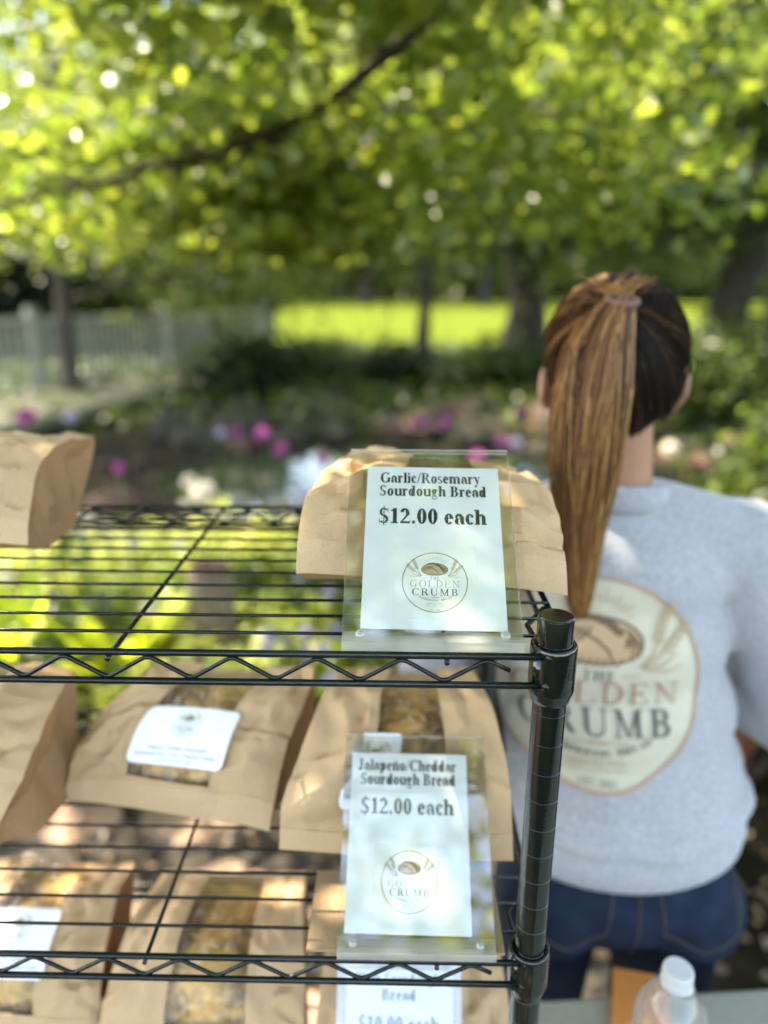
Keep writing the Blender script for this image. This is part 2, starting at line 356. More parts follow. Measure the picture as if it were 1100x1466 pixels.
for k in range(96):     # higher limbs spreading over the stall, the table and the garden
    a = rnd.uniform(0, 6.28)
    if k < 46: x, y, z = rnd.uniform(-3.0, .4), rnd.uniform(-.4, 1.9), rnd.uniform(2.9, 4.4)
    elif k < 72: x, y, z = rnd.uniform(-4.6, 4.2), rnd.uniform(3.6, 6.8), rnd.uniform(2.6, 4.6)
    else: x, y, z = rnd.uniform(-1.8, 2.2), rnd.uniform(-1.9, -.2), rnd.uniform(3.0, 4.6)
    branches((x, y, z), (math.cos(a), math.sin(a), -.05), rnd.uniform(.9, 1.5), .016, 1, lb2, tips, rnd, .04)
lb2.build('twigs', M['bark'], T, smooth=True)
tips = np.array(tips)
P = clumps(tips, 11, .13, 3, .6); P = P[P[:, 2] > 1.75]
P = P[~((P[:, 1] < .9) & (P[:, 2] < 2.4))]
# the leaves part along the limb, which stays bare on its near side
lp = np.array(main[2:]); cc = np.array([-.1166, -.4627, 1.6]); dm = np.full(len(P), 9.0)
for i in range(len(lp)-1):
    for t_ in np.linspace(0, 1, 12):
        q = lp[i]*(1-t_)+lp[i+1]*t_; f_ = np.linspace(.35, 1.05, 26)
        for ff in f_: dm = np.minimum(dm, np.linalg.norm(P-(cc+(q-cc)*ff), axis=1)/ff)
P = P[dm > .055]
V, F, C = leaf_arrays(P, .075, YG1, YG2, .5, 9)
cr = fast_mesh('crown', V, F, C, M['leaf'], T, (3.1, 1.6, 0))

# hanging leafy sprays at mid distance, belonging to a second spring tree on the left
tree('spring_tree', 'yellow-green spring tree with low hanging twigs on the left behind the fence', (-4.6, 9.5, 0), 6.5, 3.2, .13, 17000, .10, YG1, YG2, 21, clear=.28)
tree('spring_tree', 'slim yellow-green spring tree standing between the pond and the lawn', (-3.35, 12.5, 0), 6.8, 3.3, .09, 15000, .11, YG1, YG2, 22, clear=.34)
tree('spring_tree', 'broad spring tree with yellow-green crown over the middle of the lawn edge', (.4, 15.5, 0), 8.5, 4.6, .16, 26000, .13, MG1, YG2, 23, clear=.36)
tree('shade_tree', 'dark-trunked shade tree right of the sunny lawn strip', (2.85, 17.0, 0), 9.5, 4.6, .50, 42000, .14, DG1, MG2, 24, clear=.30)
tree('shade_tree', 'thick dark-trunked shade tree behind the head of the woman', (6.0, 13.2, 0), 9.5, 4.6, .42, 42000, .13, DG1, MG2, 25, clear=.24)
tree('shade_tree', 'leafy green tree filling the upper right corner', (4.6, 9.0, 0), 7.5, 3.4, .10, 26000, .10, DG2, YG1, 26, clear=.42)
# far tree line beyond the lawn
k = 0
farlab = ['leftmost far green tree beyond the lawn', 'far tree beyond the lawn above the picket fence', 'far tree beyond the lawn left of its middle', 'far tree beyond the middle of the lawn', 'far tree just right of the middle of the lawn', 'far tree beyond the lawn behind the dark trunk', 'far tree beyond the lawn at the right', 'rightmost far tree beyond the lawn']
for i, (x, y, h) in enumerate([(-52, 78, 20), (-36, 84, 22), (-20, 90, 20), (-4, 92, 23), (10, 88, 20), (24, 90, 22), (36, 84, 20), (62, 96, 21)]):
    tree('lawn_tree', farlab[i], (x, y, 0), h, 9.5, .6, 15000, .6, MG1, YG2, 60+i, clear=.16, group='trees beyond the lawn')
Wd = np.random.default_rng(77); n = 26000; xs = Wd.uniform(-150, 150, n); P = np.stack([xs, 118+8*np.sin(xs*.05)+Wd.uniform(-5, 5, n), Wd.random(n)**.8*(15+3*np.sin(xs*.13)+2*np.sin(xs*.37))], 1)
V, F, C = leaf_arrays(P, 1.5, DG2, MG2, .4, 5); o = fast_mesh('distant_woods', V, F, C, M['leaf_far']); o['kind'] = 'stuff'
hv = []; hf = []  # added dark green back plate, blocks bright sky leaking through the woods
for i in range(61):
    x = -240+8*i; hh = 15+4*noise.noise(Vector((x*.03, 0, 0)))+2.5*noise.noise(Vector((x*.11, 3, 0)))
    hv += [(x, 128, 0), (x, 131, hh*.7), (x, 138, hh), (x, 190, 0)]
for i in range(60):
    for j in range(3): hf.append((i*4+j, (i+1)*4+j, (i+1)*4+j+1, i*4+j+1))
hl_ = mesh('woods_backplate', hv, hf, M['backplate']); hl_['kind'] = 'structure'
# dark evergreen shrubs on the left, under the trees
def shrub(name, label, x, y, rx, ry, h, n, size, cA, cB, seed, group=None, z0=0.0):
    T = thing(name, label, 'shrub', (x, y, 0), group); mb = MB(); rnd = random.Random(seed)
    for q in range(6):
        a = rnd.random()*6.28; mb.tube([(x, y, 0), (x+rx*.3*math.cos(a), y+ry*.3*math.sin(a), h*.4), (x+rx*.6*math.cos(a), y+ry*.6*math.sin(a), h*.8)], [.03, .02, .01], 5, caps=False)
    mb.build('stem', M['bark'], T)
    r = np.random.default_rng(seed); c = r.normal(size=(40, 3)); c /= np.linalg.norm(c, axis=1)[:, None]; c *= (r.random((40, 1))**.4)*.85
    P = clumps(np.array([x, y, h*.5+z0])+c*np.array([rx, ry, h*.5]), n//40, min(rx, h)*.22, seed, .8); P = P[P[:, 2] > .02]
    V, F, C = leaf_arrays(P, size, cA, cB, .4, seed); fast_mesh('foliage', V, F, C, M['leaf_far'], T, (x, y, 0)); return T
sl = ['dark evergreen shrub at the far left behind the fence', 'dark tall shrub behind the left end of the fence', 'dark shrub behind the middle of the fence', 'dark shrub behind the right end of the fence', 'dark evergreen beside the lawn, nearest to the slim spring tree']
for i, (x, y, rx, h) in enumerate([(-12.5, 17, 2.6, 4.3), (-9.6, 16.5, 2.2, 4.6), (-7.2, 17.5, 2.3, 4.2), (-5.9, 17.2, 1.5, 4.4), (-4.6, 19.5, 1.1, 4.1)]):
    shrub('evergreen_shrub', sl[i], x, y, rx, 1.5, h, 9000, .16, (.012, .022, .006), DG1, 80+i, 'dark evergreens behind the fence')
sl = ['low green shrub left of the pond, beside the deck', 'low shrub behind the pond, left of its middle', 'low shrub behind the middle of the pond', 'low dark shrub behind the pond, at the lawn edge', 'low shrub at the lawn edge behind the ponytail', 'dark shrub beside the right ear of the woman', 'dark shrub right of the woman, above the rocks', 'green shrub at the right edge behind the shoulder', 'shrub on the far right behind the rocks', 'leafy bush just behind the right shoulder of the woman']
for i, (x, y, rx, h) in enumerate([(-2.5, 10.6, .9, .9), (-1.5, 11.5, 1.0, .85), (.1, 11.8, 1.1, .75), (1.3, 11.0, 1.0, .8), (2.9, 11.3, 1.0, 1.0), (3.2, 8.0, .9, 1.2), (4.6, 8.6, 1.1, 1.4), (3.6, 5.6, .7, 1.0), (5.6, 9.5, 1.0, 1.2), (2.35, 3.9, .55, .8)]):
    shrub('low_shrub', sl[i], x, y, rx, .7, h, 3200, .09, DG1, MG2 if i % 2 else DG2, 95+i, 'low shrubs round the pond')

# rocks round the pond
def rock_mesh(seed, m_):
    mb = MB(); mb.ball((0, 0, 0), 1, 10, 0, 0); vs = []
    for p in mb.v:
        p = Vector(p); k_ = 1+.35*noise.noise(p*1.3+Vector((seed*7, 0, 0)))+.12*noise.noise(p*3+Vector((0, seed, 0))); vs.append(tuple(p*k_))
    me = bpy.data.meshes.new('rock'); me.from_pydata(vs, [], mb.f); me.materials.append(m_); me.update(); return me
rms = [rock_mesh(i, M['rock'] if i % 4 else M['rock_red']) for i in range(8)]
rr = random.Random(5); cnt = 0
for kk in range(400):
    a = rr.uniform(0, 6.28); q = rr.uniform(1.02, 2.5); x = -.35+1.9*q*math.cos(a); y = 5.7+1.35*q*math.sin(a)*1.25
    if y < 4.5 or abs(x/y) > .62 or x < -2.9-.0*y: continue
    s_ = rr.uniform(.09, .26)*(1.15 if y > 7 else .8)
    o = link(bpy.data.objects.new('rock', rms[cnt % 8])); o.location = (x, y, s_*.3); o.scale = (s_*rr.uniform(.9, 1.5), s_*rr.uniform(.8, 1.2), s_*rr.uniform(.5, .85)); o.rotation_euler = (rr.uniform(-.2, .2), 0, rr.uniform(0, 6))
    tag(o, 'weathered garden rock in the rim heaped round the pond', 'rock', 'rocks heaped round the pond'); cnt += 1
    if cnt > 90: break

# ------------------------------------------------------------------ deck with picket fence (left)
D = thing('garden_deck', 'weathered grey wooden deck edge running away beside the pond', 'deck', (-3.9, 7.3, 0))
a0 = Vector((-4.4, 5.6, 0)); a1 = Vector((-3.12, 11.0, 0)); e = (a1-a0).normalized(); nrm = Vector((-e.y, e.x, 0)); ang = math.atan2(e.y, e.x); Ln = (a1-a0).length
mb = MB(); c = a0.lerp(a1, .5); mb.box((c.x+nrm.x*.02, c.y+nrm.y*.02, .17), (Ln, .05, .14), ang); mb.build('fascia_board', M['deckwood'], D)
bw = .14; 
for j in range(12):
    c2 = c+nrm*(.06+.145*j+.07); mbx = MB(); mbx.box((c2.x, c2.y, .245), (Ln, .138, .03), ang); mbx.build('plank', M['deckwood'], D)
mb = MB()
for f in (.05, .35, .65, .95):
    p = a0.lerp(a1, f)+nrm*.3; mb.box((p.x, p.y, .11), (.12, .12, .22), ang)
mb.build('support', M['deckwood'], D)
Fn = thing('picket_fence', 'grey picket fence with thin upright balusters at the left edge of the garden', 'fence', (-5.6, 9.2, 0))
b0 = Vector((-6.6, 7.6, 0)); b1 = Vector((-2.9, 14.8, 0)); e = (b1-b0).normalized(); ang = math.atan2(e.y, e.x); Ln = (b1-b0).length
c = b0.lerp(b1, .5)
for zz in (.14, 1.18): MB().box((c.x, c.y, zz), (Ln, .05, .09), ang).build('rail', M['fencewood'], Fn)
nb = 62; pm = None
for j in range(nb):
    p = b0.lerp(b1, (j+.5)/nb)
    if pm is None: o = MB().box((p.x, p.y, .66), (.052, .022, .96), ang).build('picket', M['fencewood'], Fn, loc=(p.x, p.y, .66)); pm = o
    else: o = pm.copy(); link(o); o.parent = Fn; o.location = Vector((p.x, p.y, .66))-Vector(Fn.location)
for f in (0.0, .34, .67, 1.0):
    p = b0.lerp(b1, f); MB().box((p.x, p.y, .68), (.14, .14, 1.36), ang).build('post', M['fencewood'], Fn)

# distant houses
def house(name, label, x, y, w, d, h, wallm, seed, nwin=3):
    H = thing(name, label, 'house', (x, y, 0))
    MB().box((x, y, h/2), (w, d, h)).build('wall', wallm, H)
    mb = MB(); o_ = .5; mb.add([(x-w/2-o_, y-d/2-o_, h), (x+w/2+o_, y-d/2-o_, h), (x+w/2+o_, y+d/2+o_, h), (x-w/2-o_, y+d/2+o_, h), (x-w/2-o_, y, h+d*.33), (x+w/2+o_, y, h+d*.33)], [(0, 1, 5, 4), (2, 3, 4, 5), (0, 4, 3), (1, 2, 5), (3, 2, 1, 0)]); mb.build('roof', M['roof'], H)
    for j in range(nwin):
        wx = x-w/2+w*(j+.5)/nwin; f_ = MB().box((wx, y-d/2-.03, h*.55), (1.3, .08, 1.5)).build('window', M['house_white'], H)
        MB().box((wx, y-d/2-.09, h*.55), (1.1, .04, 1.3)).build('pane', M['glass'], f_)
    MB().box((x+w*.1, y-d/2-.04, 1.05), (1.0, .1, 2.1)).build('door', M['house_dark'], H)
house('white_house', 'small white house glimpsed past the tree at the right edge', 36, 61, 9, 6, 6.5, M['house_white'], 1)
house('brick_house', 'low red brick building glimpsed at the right edge beyond the lawn', 31.5, 52, 6, 5, 2.7, M['brick'], 2, 2)
house('dark_house', 'dark wooden garden house in deep shade behind the fence', -10.6, 21.5, 13, 4, 3.3, M['house_dark'], 3, 4)

# ------------------------------------------------------------------ garden bed behind the shelf
def blade_plant(name, label, x, y, h, n, wdt, cA, cB, seed, group, leaves=True, cat='plant', lean=.35):
    T = thing(name, label, cat, (x, y, 0), group); r = np.random.default_rng(seed); V = []; F = []; C = []
    for q in range(n):
        a = r.random()*6.283; l = h*(.6+.5*r.random()); ln = lean*(.3+r.random()); w = wdt*(.7+.6*r.random()); col = np.array(cA)*(1-(t := r.random()))+np.array(cB)*t
        dx, dy = math.cos(a), math.sin(a); k0 = len(V)
        for s_ in range(5):
            f = s_/4; px = x+dx*(.02+ln*l*f*f); py = y+dy*(.02+ln*l*f*f); pz = l*(f-.28*ln*f**3); ww = w*math.sin(math.pi*min(.98, .12+.88*f))*.5
            V += [(px-dy*ww, py+dx*ww, pz), (px+dy*ww, py-dx*ww, pz)]; C += [col, col]
        for s_ in range(4): F.append((k0+2*s_, k0+2*s_+1, k0+2*s_+3, k0+2*s_+2))
    fast_mesh('leaf_tuft', np.array(V), np.array(F), np.array(C), M['leaf'], T, (x, y, 0))
    if leaves:
        c = np.array([x, y, h*.75])+r.normal(size=(26, 3))*np.array([h*.22, h*.22, h*.16]); P = clumps(c, 9, .035, seed)
        V, F, C = leaf_arrays(P[P[:, 2] > .03], .055, cA, cB, .9, seed); fast_mesh('foliage', V, F, C, M['leaf'], T, (x, y, 0))
    return T
BY1, BY2 = (.28, .34, .06), (.66, .66, .30)
rb = random.Random(12); kinds = 0
plants = []
for iy in range(6):
    for ix in range(13):
        x = -2.3+ix*.27+rb.uniform(-.09, .09); y = 1.66+iy*.26+rb.uniform(-.09, .09)
        if abs(x/(y+.46)) > .72: continue
        h = rb.uniform(.36, .52)
        if x > .5: h *= .75
        if abs(x+.80) < .16 and y < 2.2: continue
        plants.append((x, y, h))
words = ['beside the old post', 'behind the wire shelves', 'in the front of the bed', 'near the pond']
for i, (x, y, h) in enumerate(plants):
    br = rb.random() < (.75 if x < -.5 else .55)
    blade_plant('garden_plant', 'bright yellow-green leafy plant crowded in the flower bed behind the wire shelves' if br else 'mid green leafy plant crowded in the flower bed behind the wire shelves', x, y, h, 16, .05 if br else .035, BY1 if br else MG1, BY2 if br else MG2, 200+i, 'leafy plants of the flower bed' if br else 'darker plants of the flower bed')
def hosta(x, y, h, seed, lab):
    blade_plant('hosta_plant', lab, x, y, h, 34, .15, (.30, .38, .02), (.46, .50, .05), seed, None, False, 'plant', .6)
hosta(-1.50, 1.85, .66, 901, 'large-leaved bright yellow plant low behind the left of the shelves')
hosta(-1.12, 1.80, .64, 902, 'large-leaved golden plant left of the old wooden post')
hosta(-.48, 1.84, .46, 903, 'large-leaved golden plant behind the middle of the shelves')
hosta(-.05, 1.84, .52, 904, 'large-leaved golden plant behind the right end of the shelves')
# flowers on stems
fm = {}
def pompon(m_, small):
    k_ = (m_.name, small)
    if k_ in fm: return fm[k_]
    mb = MB(); mb.ball((0, 0, 0), .62, 8)
    for q in range(70):
        z = 1-2*(q+.5)/70; a = q*2.39996; r_ = math.sqrt(max(0, 1-z*z)); d = Vector((r_*math.cos(a), r_*math.sin(a), z)); u = d.orthogonal().normalized(); w = d.cross(u)
        b = d*.55; t = d*1.02+u*.12; mb.add([b-w*.1, b+w*.1, b+w*.22+d*.33, t, b-w*.22+d*.33], [(0, 1, 2, 3, 4)])
    me = bpy.data.meshes.new('flower_head'); me.from_pydata(mb.v, [], mb.f); me.materials.append(m_); me.update(); fm[k_] = me; return me
def flower(x, y, z, r, m_, label, group=None):
    T = thing('pompon_flower', label, 'flower', (x, y, 0), group); sx = x+rb.uniform(-.04, .04)
    mb = MB(); mb.tube([(sx, y+.02, 0), ((sx+x)/2+.01, y+.01, z*.5), (x, y, z-r*.4)], [.006, .005, .004], 6)
    o = mb.build('stem', M['leafstem'], T)
    h = link(bpy.data.objects.new('flower_head', pompon(m_, 0))); h.parent = T; h.location = (0, 0, z); h.scale = (r, r, r*.9); h.rotation_euler = (rb.uniform(-.4, .4), rb.uniform(-.4, .4), rb.random()*6)
M['leafstem'] = mat('stem_green', (.09, .14, .03), .6)
def at(px_ratio, d, z): pass
flower(-1.535, 2.25, 1.135, .036, M['petal_pink'], 'magenta pompon flower, highest at the left edge above the paper bag')
flower(-1.30, 2.05, 1.075, .030, M['petal_blush'], 'pale blush pompon flower between two magenta ones')
flower(-1.12, 2.05, .985, .026, M['petal_pink'], 'magenta pompon flower just right of the left paper bag top')
flower(-.80, 1.98, .915, .048, M['petal_white'], 'large cream pompon flower above the back of the wire shelf')
for (x, y, z, r, mm_, lb_) in [(-1.22, 4.4, .66, .05, 'petal_purple', 'purple flower, leftmost of the row at the near pond edge'), (-1.05, 4.45, .65, .055, 'petal_pink', 'magenta flower at the near pond edge, second from the left'), (-.92, 4.4, .55, .05, 'petal_pink', 'magenta flower hanging lowest at the near pond edge'), (-.62, 4.3, .50, .045, 'petal_purple', 'dusky purple flower left of the water glint'), (-1.35, 4.5, .64, .035, 'petal_lav', 'small lavender flower beside the purple ones'),
                          (.06, 4.6, .72, .055, 'petal_purple', 'purple flower above the top of the sign holder'), (.23, 4.6, .70, .05, 'petal_purple', 'purple flower between the sign holder and the magenta one'), (.42, 4.2, .55, .055, 'petal_pink', 'magenta flower right behind the sign holder top corner'), (.60, 4.3, .62, .055, 'petal_purple', 'purple flower left of the ponytail'), (.75, 4.6, .78, .05, 'petal_purple', 'purple flower close beside the ponytail'), (.70, 4.4, .60, .05, 'petal_lav', 'lavender flower low beside the ponytail'),
                          (1.68, 4.2, .62, .055, 'petal_white', 'cream flower right of the neck of the woman'), (1.62, 3.9, .42, .05, 'petal_purple', 'dark purple flower over the right shoulder of the woman'), (-2.4, 4.5, .75, .05, 'petal_lav', 'lavender flower below the deck edge'), (-1.45, 4.0, .42, .05, 'petal_white', 'cream flower left of the large cream one')]:
    flower(x, y, z, r, M[mm_], lb_)
for i in range(16):
    x = rb.uniform(-.62, .1); y = rb.uniform(1.4, 2.2)
    flower(x, y, rb.uniform(.42, .58), .026, M['petal_lav'], 'small lavender bloom among the leaves behind the shelf', 'lavender blooms behind the shelf')
for i in range(16):
    x = rb.uniform(-2.0, -.9); y = rb.uniform(1.5, 2.9)
    if abs(x/(y+.46)) > .7: continue
    flower(x, y, rb.uniform(.50, .66), .028, M['petal_white'], 'small cream bloom among the bright leaves on the left', 'cream blooms in the left of the bed')
# old post and stones behind the shelf
P_ = thing('wooden_post', 'short old round wooden post standing in the flower bed behind the shelf', 'post', (-.775, 1.9, 0))
mb = MB(); mb.lathe([(.001, 0), (.088, 0), (.085, .3), (.082, .62), (.075, .655), (.001, .66)], (-.775, 1.9, 0), 18); mb.build('post_shaft', M['postwood'], P_, smooth=True)
MB().lathe([(.001, .0), (.07, .0), (.066, .012), (.001, .016)], (-.775, 1.9, .657), 16).build('end_grain', M['rock_red'], P_)
for i, (x, y, s_) in enumerate([(-.30, 3.55, .17), (-.62, 3.5, .2), (-.95, 3.6, .16), (-.05, 3.7, .16), (.22, 3.6, .15), (-.48, 3.8, .15)]):
    o = link(bpy.data.objects.new('rock', rms[(i*3) % 8 if i % 2 else 4])); o.location = (x, y, s_*.5+.1); o.scale = (s_*1.2, s_, s_*.85); o.rotation_euler = (0, 0, i)
    tag(o, 'rounded pinkish stone on the near rim of the pond', 'rock', 'stones on the near pond rim')
def pot(x, y, s, label):
    T = thing('flower_pot', label, 'flower pot', (x, y, 0)); mb = MB()
    mb.lathe([(.001, .002), (.07*s, .002), (.10*s, .17*s), (.115*s, .17*s), (.118*s, .21*s), (.10*s, .21*s), (.095*s, .18*s), (.001, .178*s)], (x, y, 0), 24); mb.build('pot_body', M['terracotta'], T, smooth=False)
    P = clumps(np.array([(x, y, .26*s)]), 140, .07*s, 3); V, F, C = leaf_arrays(P, .07, MG1, MG2, .4, 7); fast_mesh('foliage', V, F, C, M['leaf'], T, (x, y, 0))
pot(1.28, 1.5, 1.5, 'terracotta pot with a green plant on the ground right of the woman')
pot(1.05, 1.75, 1.2, 'smaller terracotta pot with a green plant behind the larger one')
for i, (x, y) in enumerate([(1.6, 2.1), (1.9, 2.7), (1.45, 2.9), (2.2, 3.4)]):
    shrub('border_plant', ['dark green border plant nearest the pots', 'dark green border plant behind the pots', 'green border plant under the shoulder of the woman', 'green border plant at the right edge'][i], x, y, .32, .3, .55, 900, .07, DG2, MG2, 130+i)
r = np.random.default_rng(31); n = 60000; P = np.stack([r.uniform(-14, 9, n), r.uniform(7.4, 20, n), r.random(n)**2*.34], 1)
nzv = np.array([noise.noise(Vector((p[0]*.8, p[1]*.8, 0))) for p in P]); P = P[nzv > -.25]
V, F, C = leaf_arrays(P, .10, DG1, MG2, .6, 41); o = fast_mesh('ground_cover', V, F, C, M['leaf_far']); o['kind'] = 'stuff'
# leaf litter on the bare soil
r = np.random.default_rng(3); n = 5000; P = np.stack([r.uniform(-3, 4, n), r.uniform(.3, 5, n), r.uniform(.01, .035, n)], 1)
V, F, C = leaf_arrays(P, .04, (.10, .06, .03), (.22, .15, .09), 3, 4); o = fast_mesh('leaf_litter', V, F, C, M['leaf_far']); o['kind'] = 'stuff'

#CONTENT
# ================================================================== LETTERING AND LOGO (flat shapes)
def ring(cx, cy, rx, ry, tx, ty, a0=0, a1=360):
    n = max(4, int(abs(a1-a0)/(15 if rx < .7 else 4))); out = []
    for k in range(n):
        q = []
        for a in (a0+(a1-a0)*k/n, a0+(a1-a0)*(k+1)/n): q.append((math.cos(R_(a)), math.sin(R_(a))))
        (c0, s0), (c1, s1) = q
        out.append([(cx+rx*c0, cy+ry*s0), (cx+rx*c1, cy+ry*s1), (cx+(rx-tx)*c1, cy+(ry-ty)*s1), (cx+(rx-tx)*c0, cy+(ry-ty)*s0)])
    return out
def rc(x0, y0, x1, y1): return [[(x0, y0), (x1, y0), (x1, y1), (x0, y1)]]
def disc(cx, cy, rx, ry=None, n=12):
    ry = ry or rx; return [[(cx+rx*math.cos(2*math.pi*k/n), cy+ry*math.sin(2*math.pi*k/n)) for k in range(n)]]
def glyph(ch, st=.14, th=.035):
    """serif letter shapes in em units: (polygons, advance)"""
    C, X = .676, .47; s = th*.9
    def foot(x0, x1, y=0): return rc(x0, y, x1, y+s)
    def stem(x, y0, y1): return rc(x, y0, x+st, y1)
    if ch == ' ': return [], .25
    if ch == '.': return disc(.125, .065, .075), .25
    if ch == ',': return disc(.12, .06, .07)+[[(.17, .08), (.19, .02), (.08, -.14), (.06, -.12), (.13, .0)]], .25
    if ch == '/': return [[(0, -.02), (.07, -.02), (.30, C), (.23, C)]], .30
    if ch == '-': return rc(.04, .19, .29, .26), .33
    if ch == '&': return glyph('8', st*.7, th)[0]+[[(.25, .3), (.35, .3), (.60, 0), (.48, 0)]], .62
    if ch == '1': return stem(.18, 0, C)+foot(.08, .42)+[[(.06, C-.10), (.18, C-.16), (.32, C), (.28, C)]], .5
    if ch == '0': return ring(.25, C/2, .22, C/2+.01, st, th), .5
    if ch == '8': return ring(.25, .50, .17, .185, st*.8, th)+ring(.25, .175, .20, .185, st*.85, th), .5
    if ch == '3': return ring(.22, .50, .19, .18, st, th, 150, -90)+ring(.22, .19, .21, .20, st, th, 90, -150)+disc(.07, .09, .05), .5
    if ch == '2': return ring(.22, .45, .22, .235, st, th*1.3, 165, -20)+[[(.44, .42), (.30, .42), (.02, .06), (.02, 0), (.14, .09)]]+rc(.02, 0, .46, .105)+[[(.46, .1), (.46, 0), (.49, .17), (.45, .17)]], .5
    if ch == '5': return rc(.08, C-.1, .42, C)+rc(.08, .36, .13, C)+ring(.2, .2, .22, .21, st, th, 110, -150), .5
    if ch == '$': return glyph('S', st, th)[0]+rc(.245, -.1, .285, .78), .5
    if ch == 'l': return stem(.07, 0, C)+foot(.015, .26)+rc(.01, C-s, .1, C), .278
    if ch == 'i': return stem(.07, 0, X)+foot(.015, .26)+rc(.01, X-s, .1, X)+disc(.14, .60, .075), .278
    if ch in 'hnñm':
        P = stem(.06, 0, C if ch == 'h' else X)+foot(.01, .25)+rc(.005, (C if ch == 'h' else X)-s, .1, (C if ch == 'h' else X))
        P += ring(.325, X-.16, .185, .165, st, .055, 0, 150)+rc(.51-st, 0, .51, X-.155)+foot(.32, .56)
        if ch == 'm': P += ring(.625, X-.16, .185, .165, st, .055, 0, 150)+rc(.81-st, 0, .81, X-.155)+foot(.62, .86); return P, .87
        if ch == 'ñ': P += ring(.21, .55, .09, .06, .05, .045, 20, 170)+ring(.36, .60, .09, .06, .05, .045, 200, 350)
        return P, .57
    if ch == 'r': return stem(.06, 0, X)+foot(.01, .27)+rc(.005, X-s, .1, X)+ring(.29, X-.14, .12, .145, .06, .06, 70, 170)+disc(.34, X-.075, .068), .43
    if ch == 'u': return rc(.06, .15, .06+st, X)+rc(.005, X-s, .1, X)+ring(.245, .155, .185, .165, st, .055, 180, 330)+stem(.37, 0, X)+rc(.31, X-s, .4, X)+foot(.40, .56), .57
    if ch == 'o': return ring(.25, X/2, .22, X/2+.012, st, th), .5
    if ch == 'e': return ring(.235, X/2, .205, X/2+.012, st, th, 0, 322)+rc(.08, .245, .44, .28), .455
    if ch == 'c': return ring(.235, X/2, .205, X/2+.012, st, th, 50, 322)+disc(.345, X-.10, .066), .44
    if ch == 'a': return stem(.29, .07, X-.12)+ring(.25, X-.145, .18, .155, st, .035, 0, 165)+disc(.12, X-.15, .062)+ring(.205, .135, .165, .145, st*.95, .035, 85, 300)+[[(.29, .09), (.43, .1), (.50, .04), (.47, .0), (.36, .0)]]+[[(.2, .24), (.30, .285), (.30, .25), (.2, .2)]], .5
    if ch == 's': return ring(.195, X-.125, .155, .135, .095, .05, 35, 265)+ring(.195, .125, .165, .135, .095, .05, 85, -150)+[[(.08, X-.19), (.14, X-.24), (.31, .20), (.27, .13)]], .39
    if ch == 'd': return ring(.22, X/2, .19, X/2+.012, st, th)+stem(.31, 0, C)+rc(.24, C-s, .34, C)+foot(.40, .52), .555
    if ch == 'b': return ring(.31, X/2, .19, X/2+.012, st, th)+stem(.07, 0, C)+rc(.01, C-s, .1, C), .555
    if ch == 'p': return ring(.31, X/2, .19, X/2+.012, st, th)+stem(.06, -.2, X)+rc(.01, X-s, .1, X)+foot(.01, .27, -.2), .555
    if ch == 'g': return ring(.22, .315, .175, .165, st*.9, th)+ring(.24, -.075, .205, .115, .06, .05)+rc(.09, .055, .36, .115)+[[(.07, .1), (.13, .17), (.17, .17), (.11, .06)]]+disc(.43, X-.05, .045)+rc(.33, X-.06, .43, X-.02), .5
    if ch == 'y': return [[(.03, X), (.03+st*1.1, X), (.36, .05), (.27, .03)], [(.42, X), (.46, X), (.25, -.14), (.20, -.12)]]+rc(.0, X-s, .24, X)+rc(.33, X-s, .50, X)+disc(.15, -.15, .062)+rc(.13, -.20, .24, -.155), .5
    if ch == 'k': return stem(.07, 0, C)+foot(.01, .27)+[[(.2, .22), (.42, X), (.48, X), (.24, .2)], [(.24, .3), (.34, .32), (.55, 0), (.4, 0)]], .55
    if ch == 'f': return stem(.09, 0, .56)+foot(.03, .3)+ring(.24, .53, .15, .16, st, .04, 60, 180)+rc(.02, X-s*1.2, .29, X), .33
    if ch == 't': return rc(.09, .1, .09+st, .58)+rc(.02, X-s*1.2, .3, X)+ring(.21, .1, .12, .11, .1, .05, 180, 320), .33
    if ch == 'v': return [[(.03, X), (.03+st, X), (.30, 0), (.24, 0)], [(.43, X), (.47, X), (.29, 0), (.26, 0)]]+rc(0, X-s, .22, X)+rc(.35, X-s, .5, X), .5
    if ch == 'w': return glyph('v', st, th)[0]+[[(x+.3, y) for x, y in p] for p in glyph('v', st, th)[0]], .8
    if ch == 'j': return glyph('i', st, th)[0], .3
    if ch == 'G': return ring(.40, C/2, .365, C/2+.015, st*1.1, th, 42, 325)+stem(.56, .04, .31)+foot(.49, .76, .28)+rc(.62, C-.21, .65, C+.0), .78
    if ch == 'C': return ring(.39, C/2, .355, C/2+.015, st*1.1, th, 42, 318)+rc(.61, C-.22, .64, C), .72
    if ch == 'O': return ring(.39, C/2, .355, C/2+.015, st*1.1, th), .78
    if ch == 'Q': return glyph('O', st, th)[0], .78
    if ch == 'S': return ring(.26, C-.18, .20, .19, .12, .055, 30, 265)+ring(.26, .18, .21, .19, .12, .055, 85, -150)+[[(.10, C-.27), (.18, C-.33), (.40, .30), (.35, .20)]]+rc(.43, C-.19, .46, C)+rc(.05, 0, .08, .19), .54
    if ch == 'J': return stem(.22, .12, C)+foot(.13, .46, C-s)+ring(.20, .13, .16, .145, st, .05, 0, -160)+disc(.09, .13, .07), .5
    def H(w, *p): return list(p), w
    if ch == 'R': return stem(.10, 0, C)+foot(.02, .32)+foot(.02, .3, C-s)+rc(.2, C-.04, .34, C)+rc(.2, .32, .34, .36)+ring(.34, .5, .24, .178, st, .04, -90, 90)+[[(.30, .34), (.46, .34), (.70, 0), (.53, 0)]]+foot(.52, .72), .71
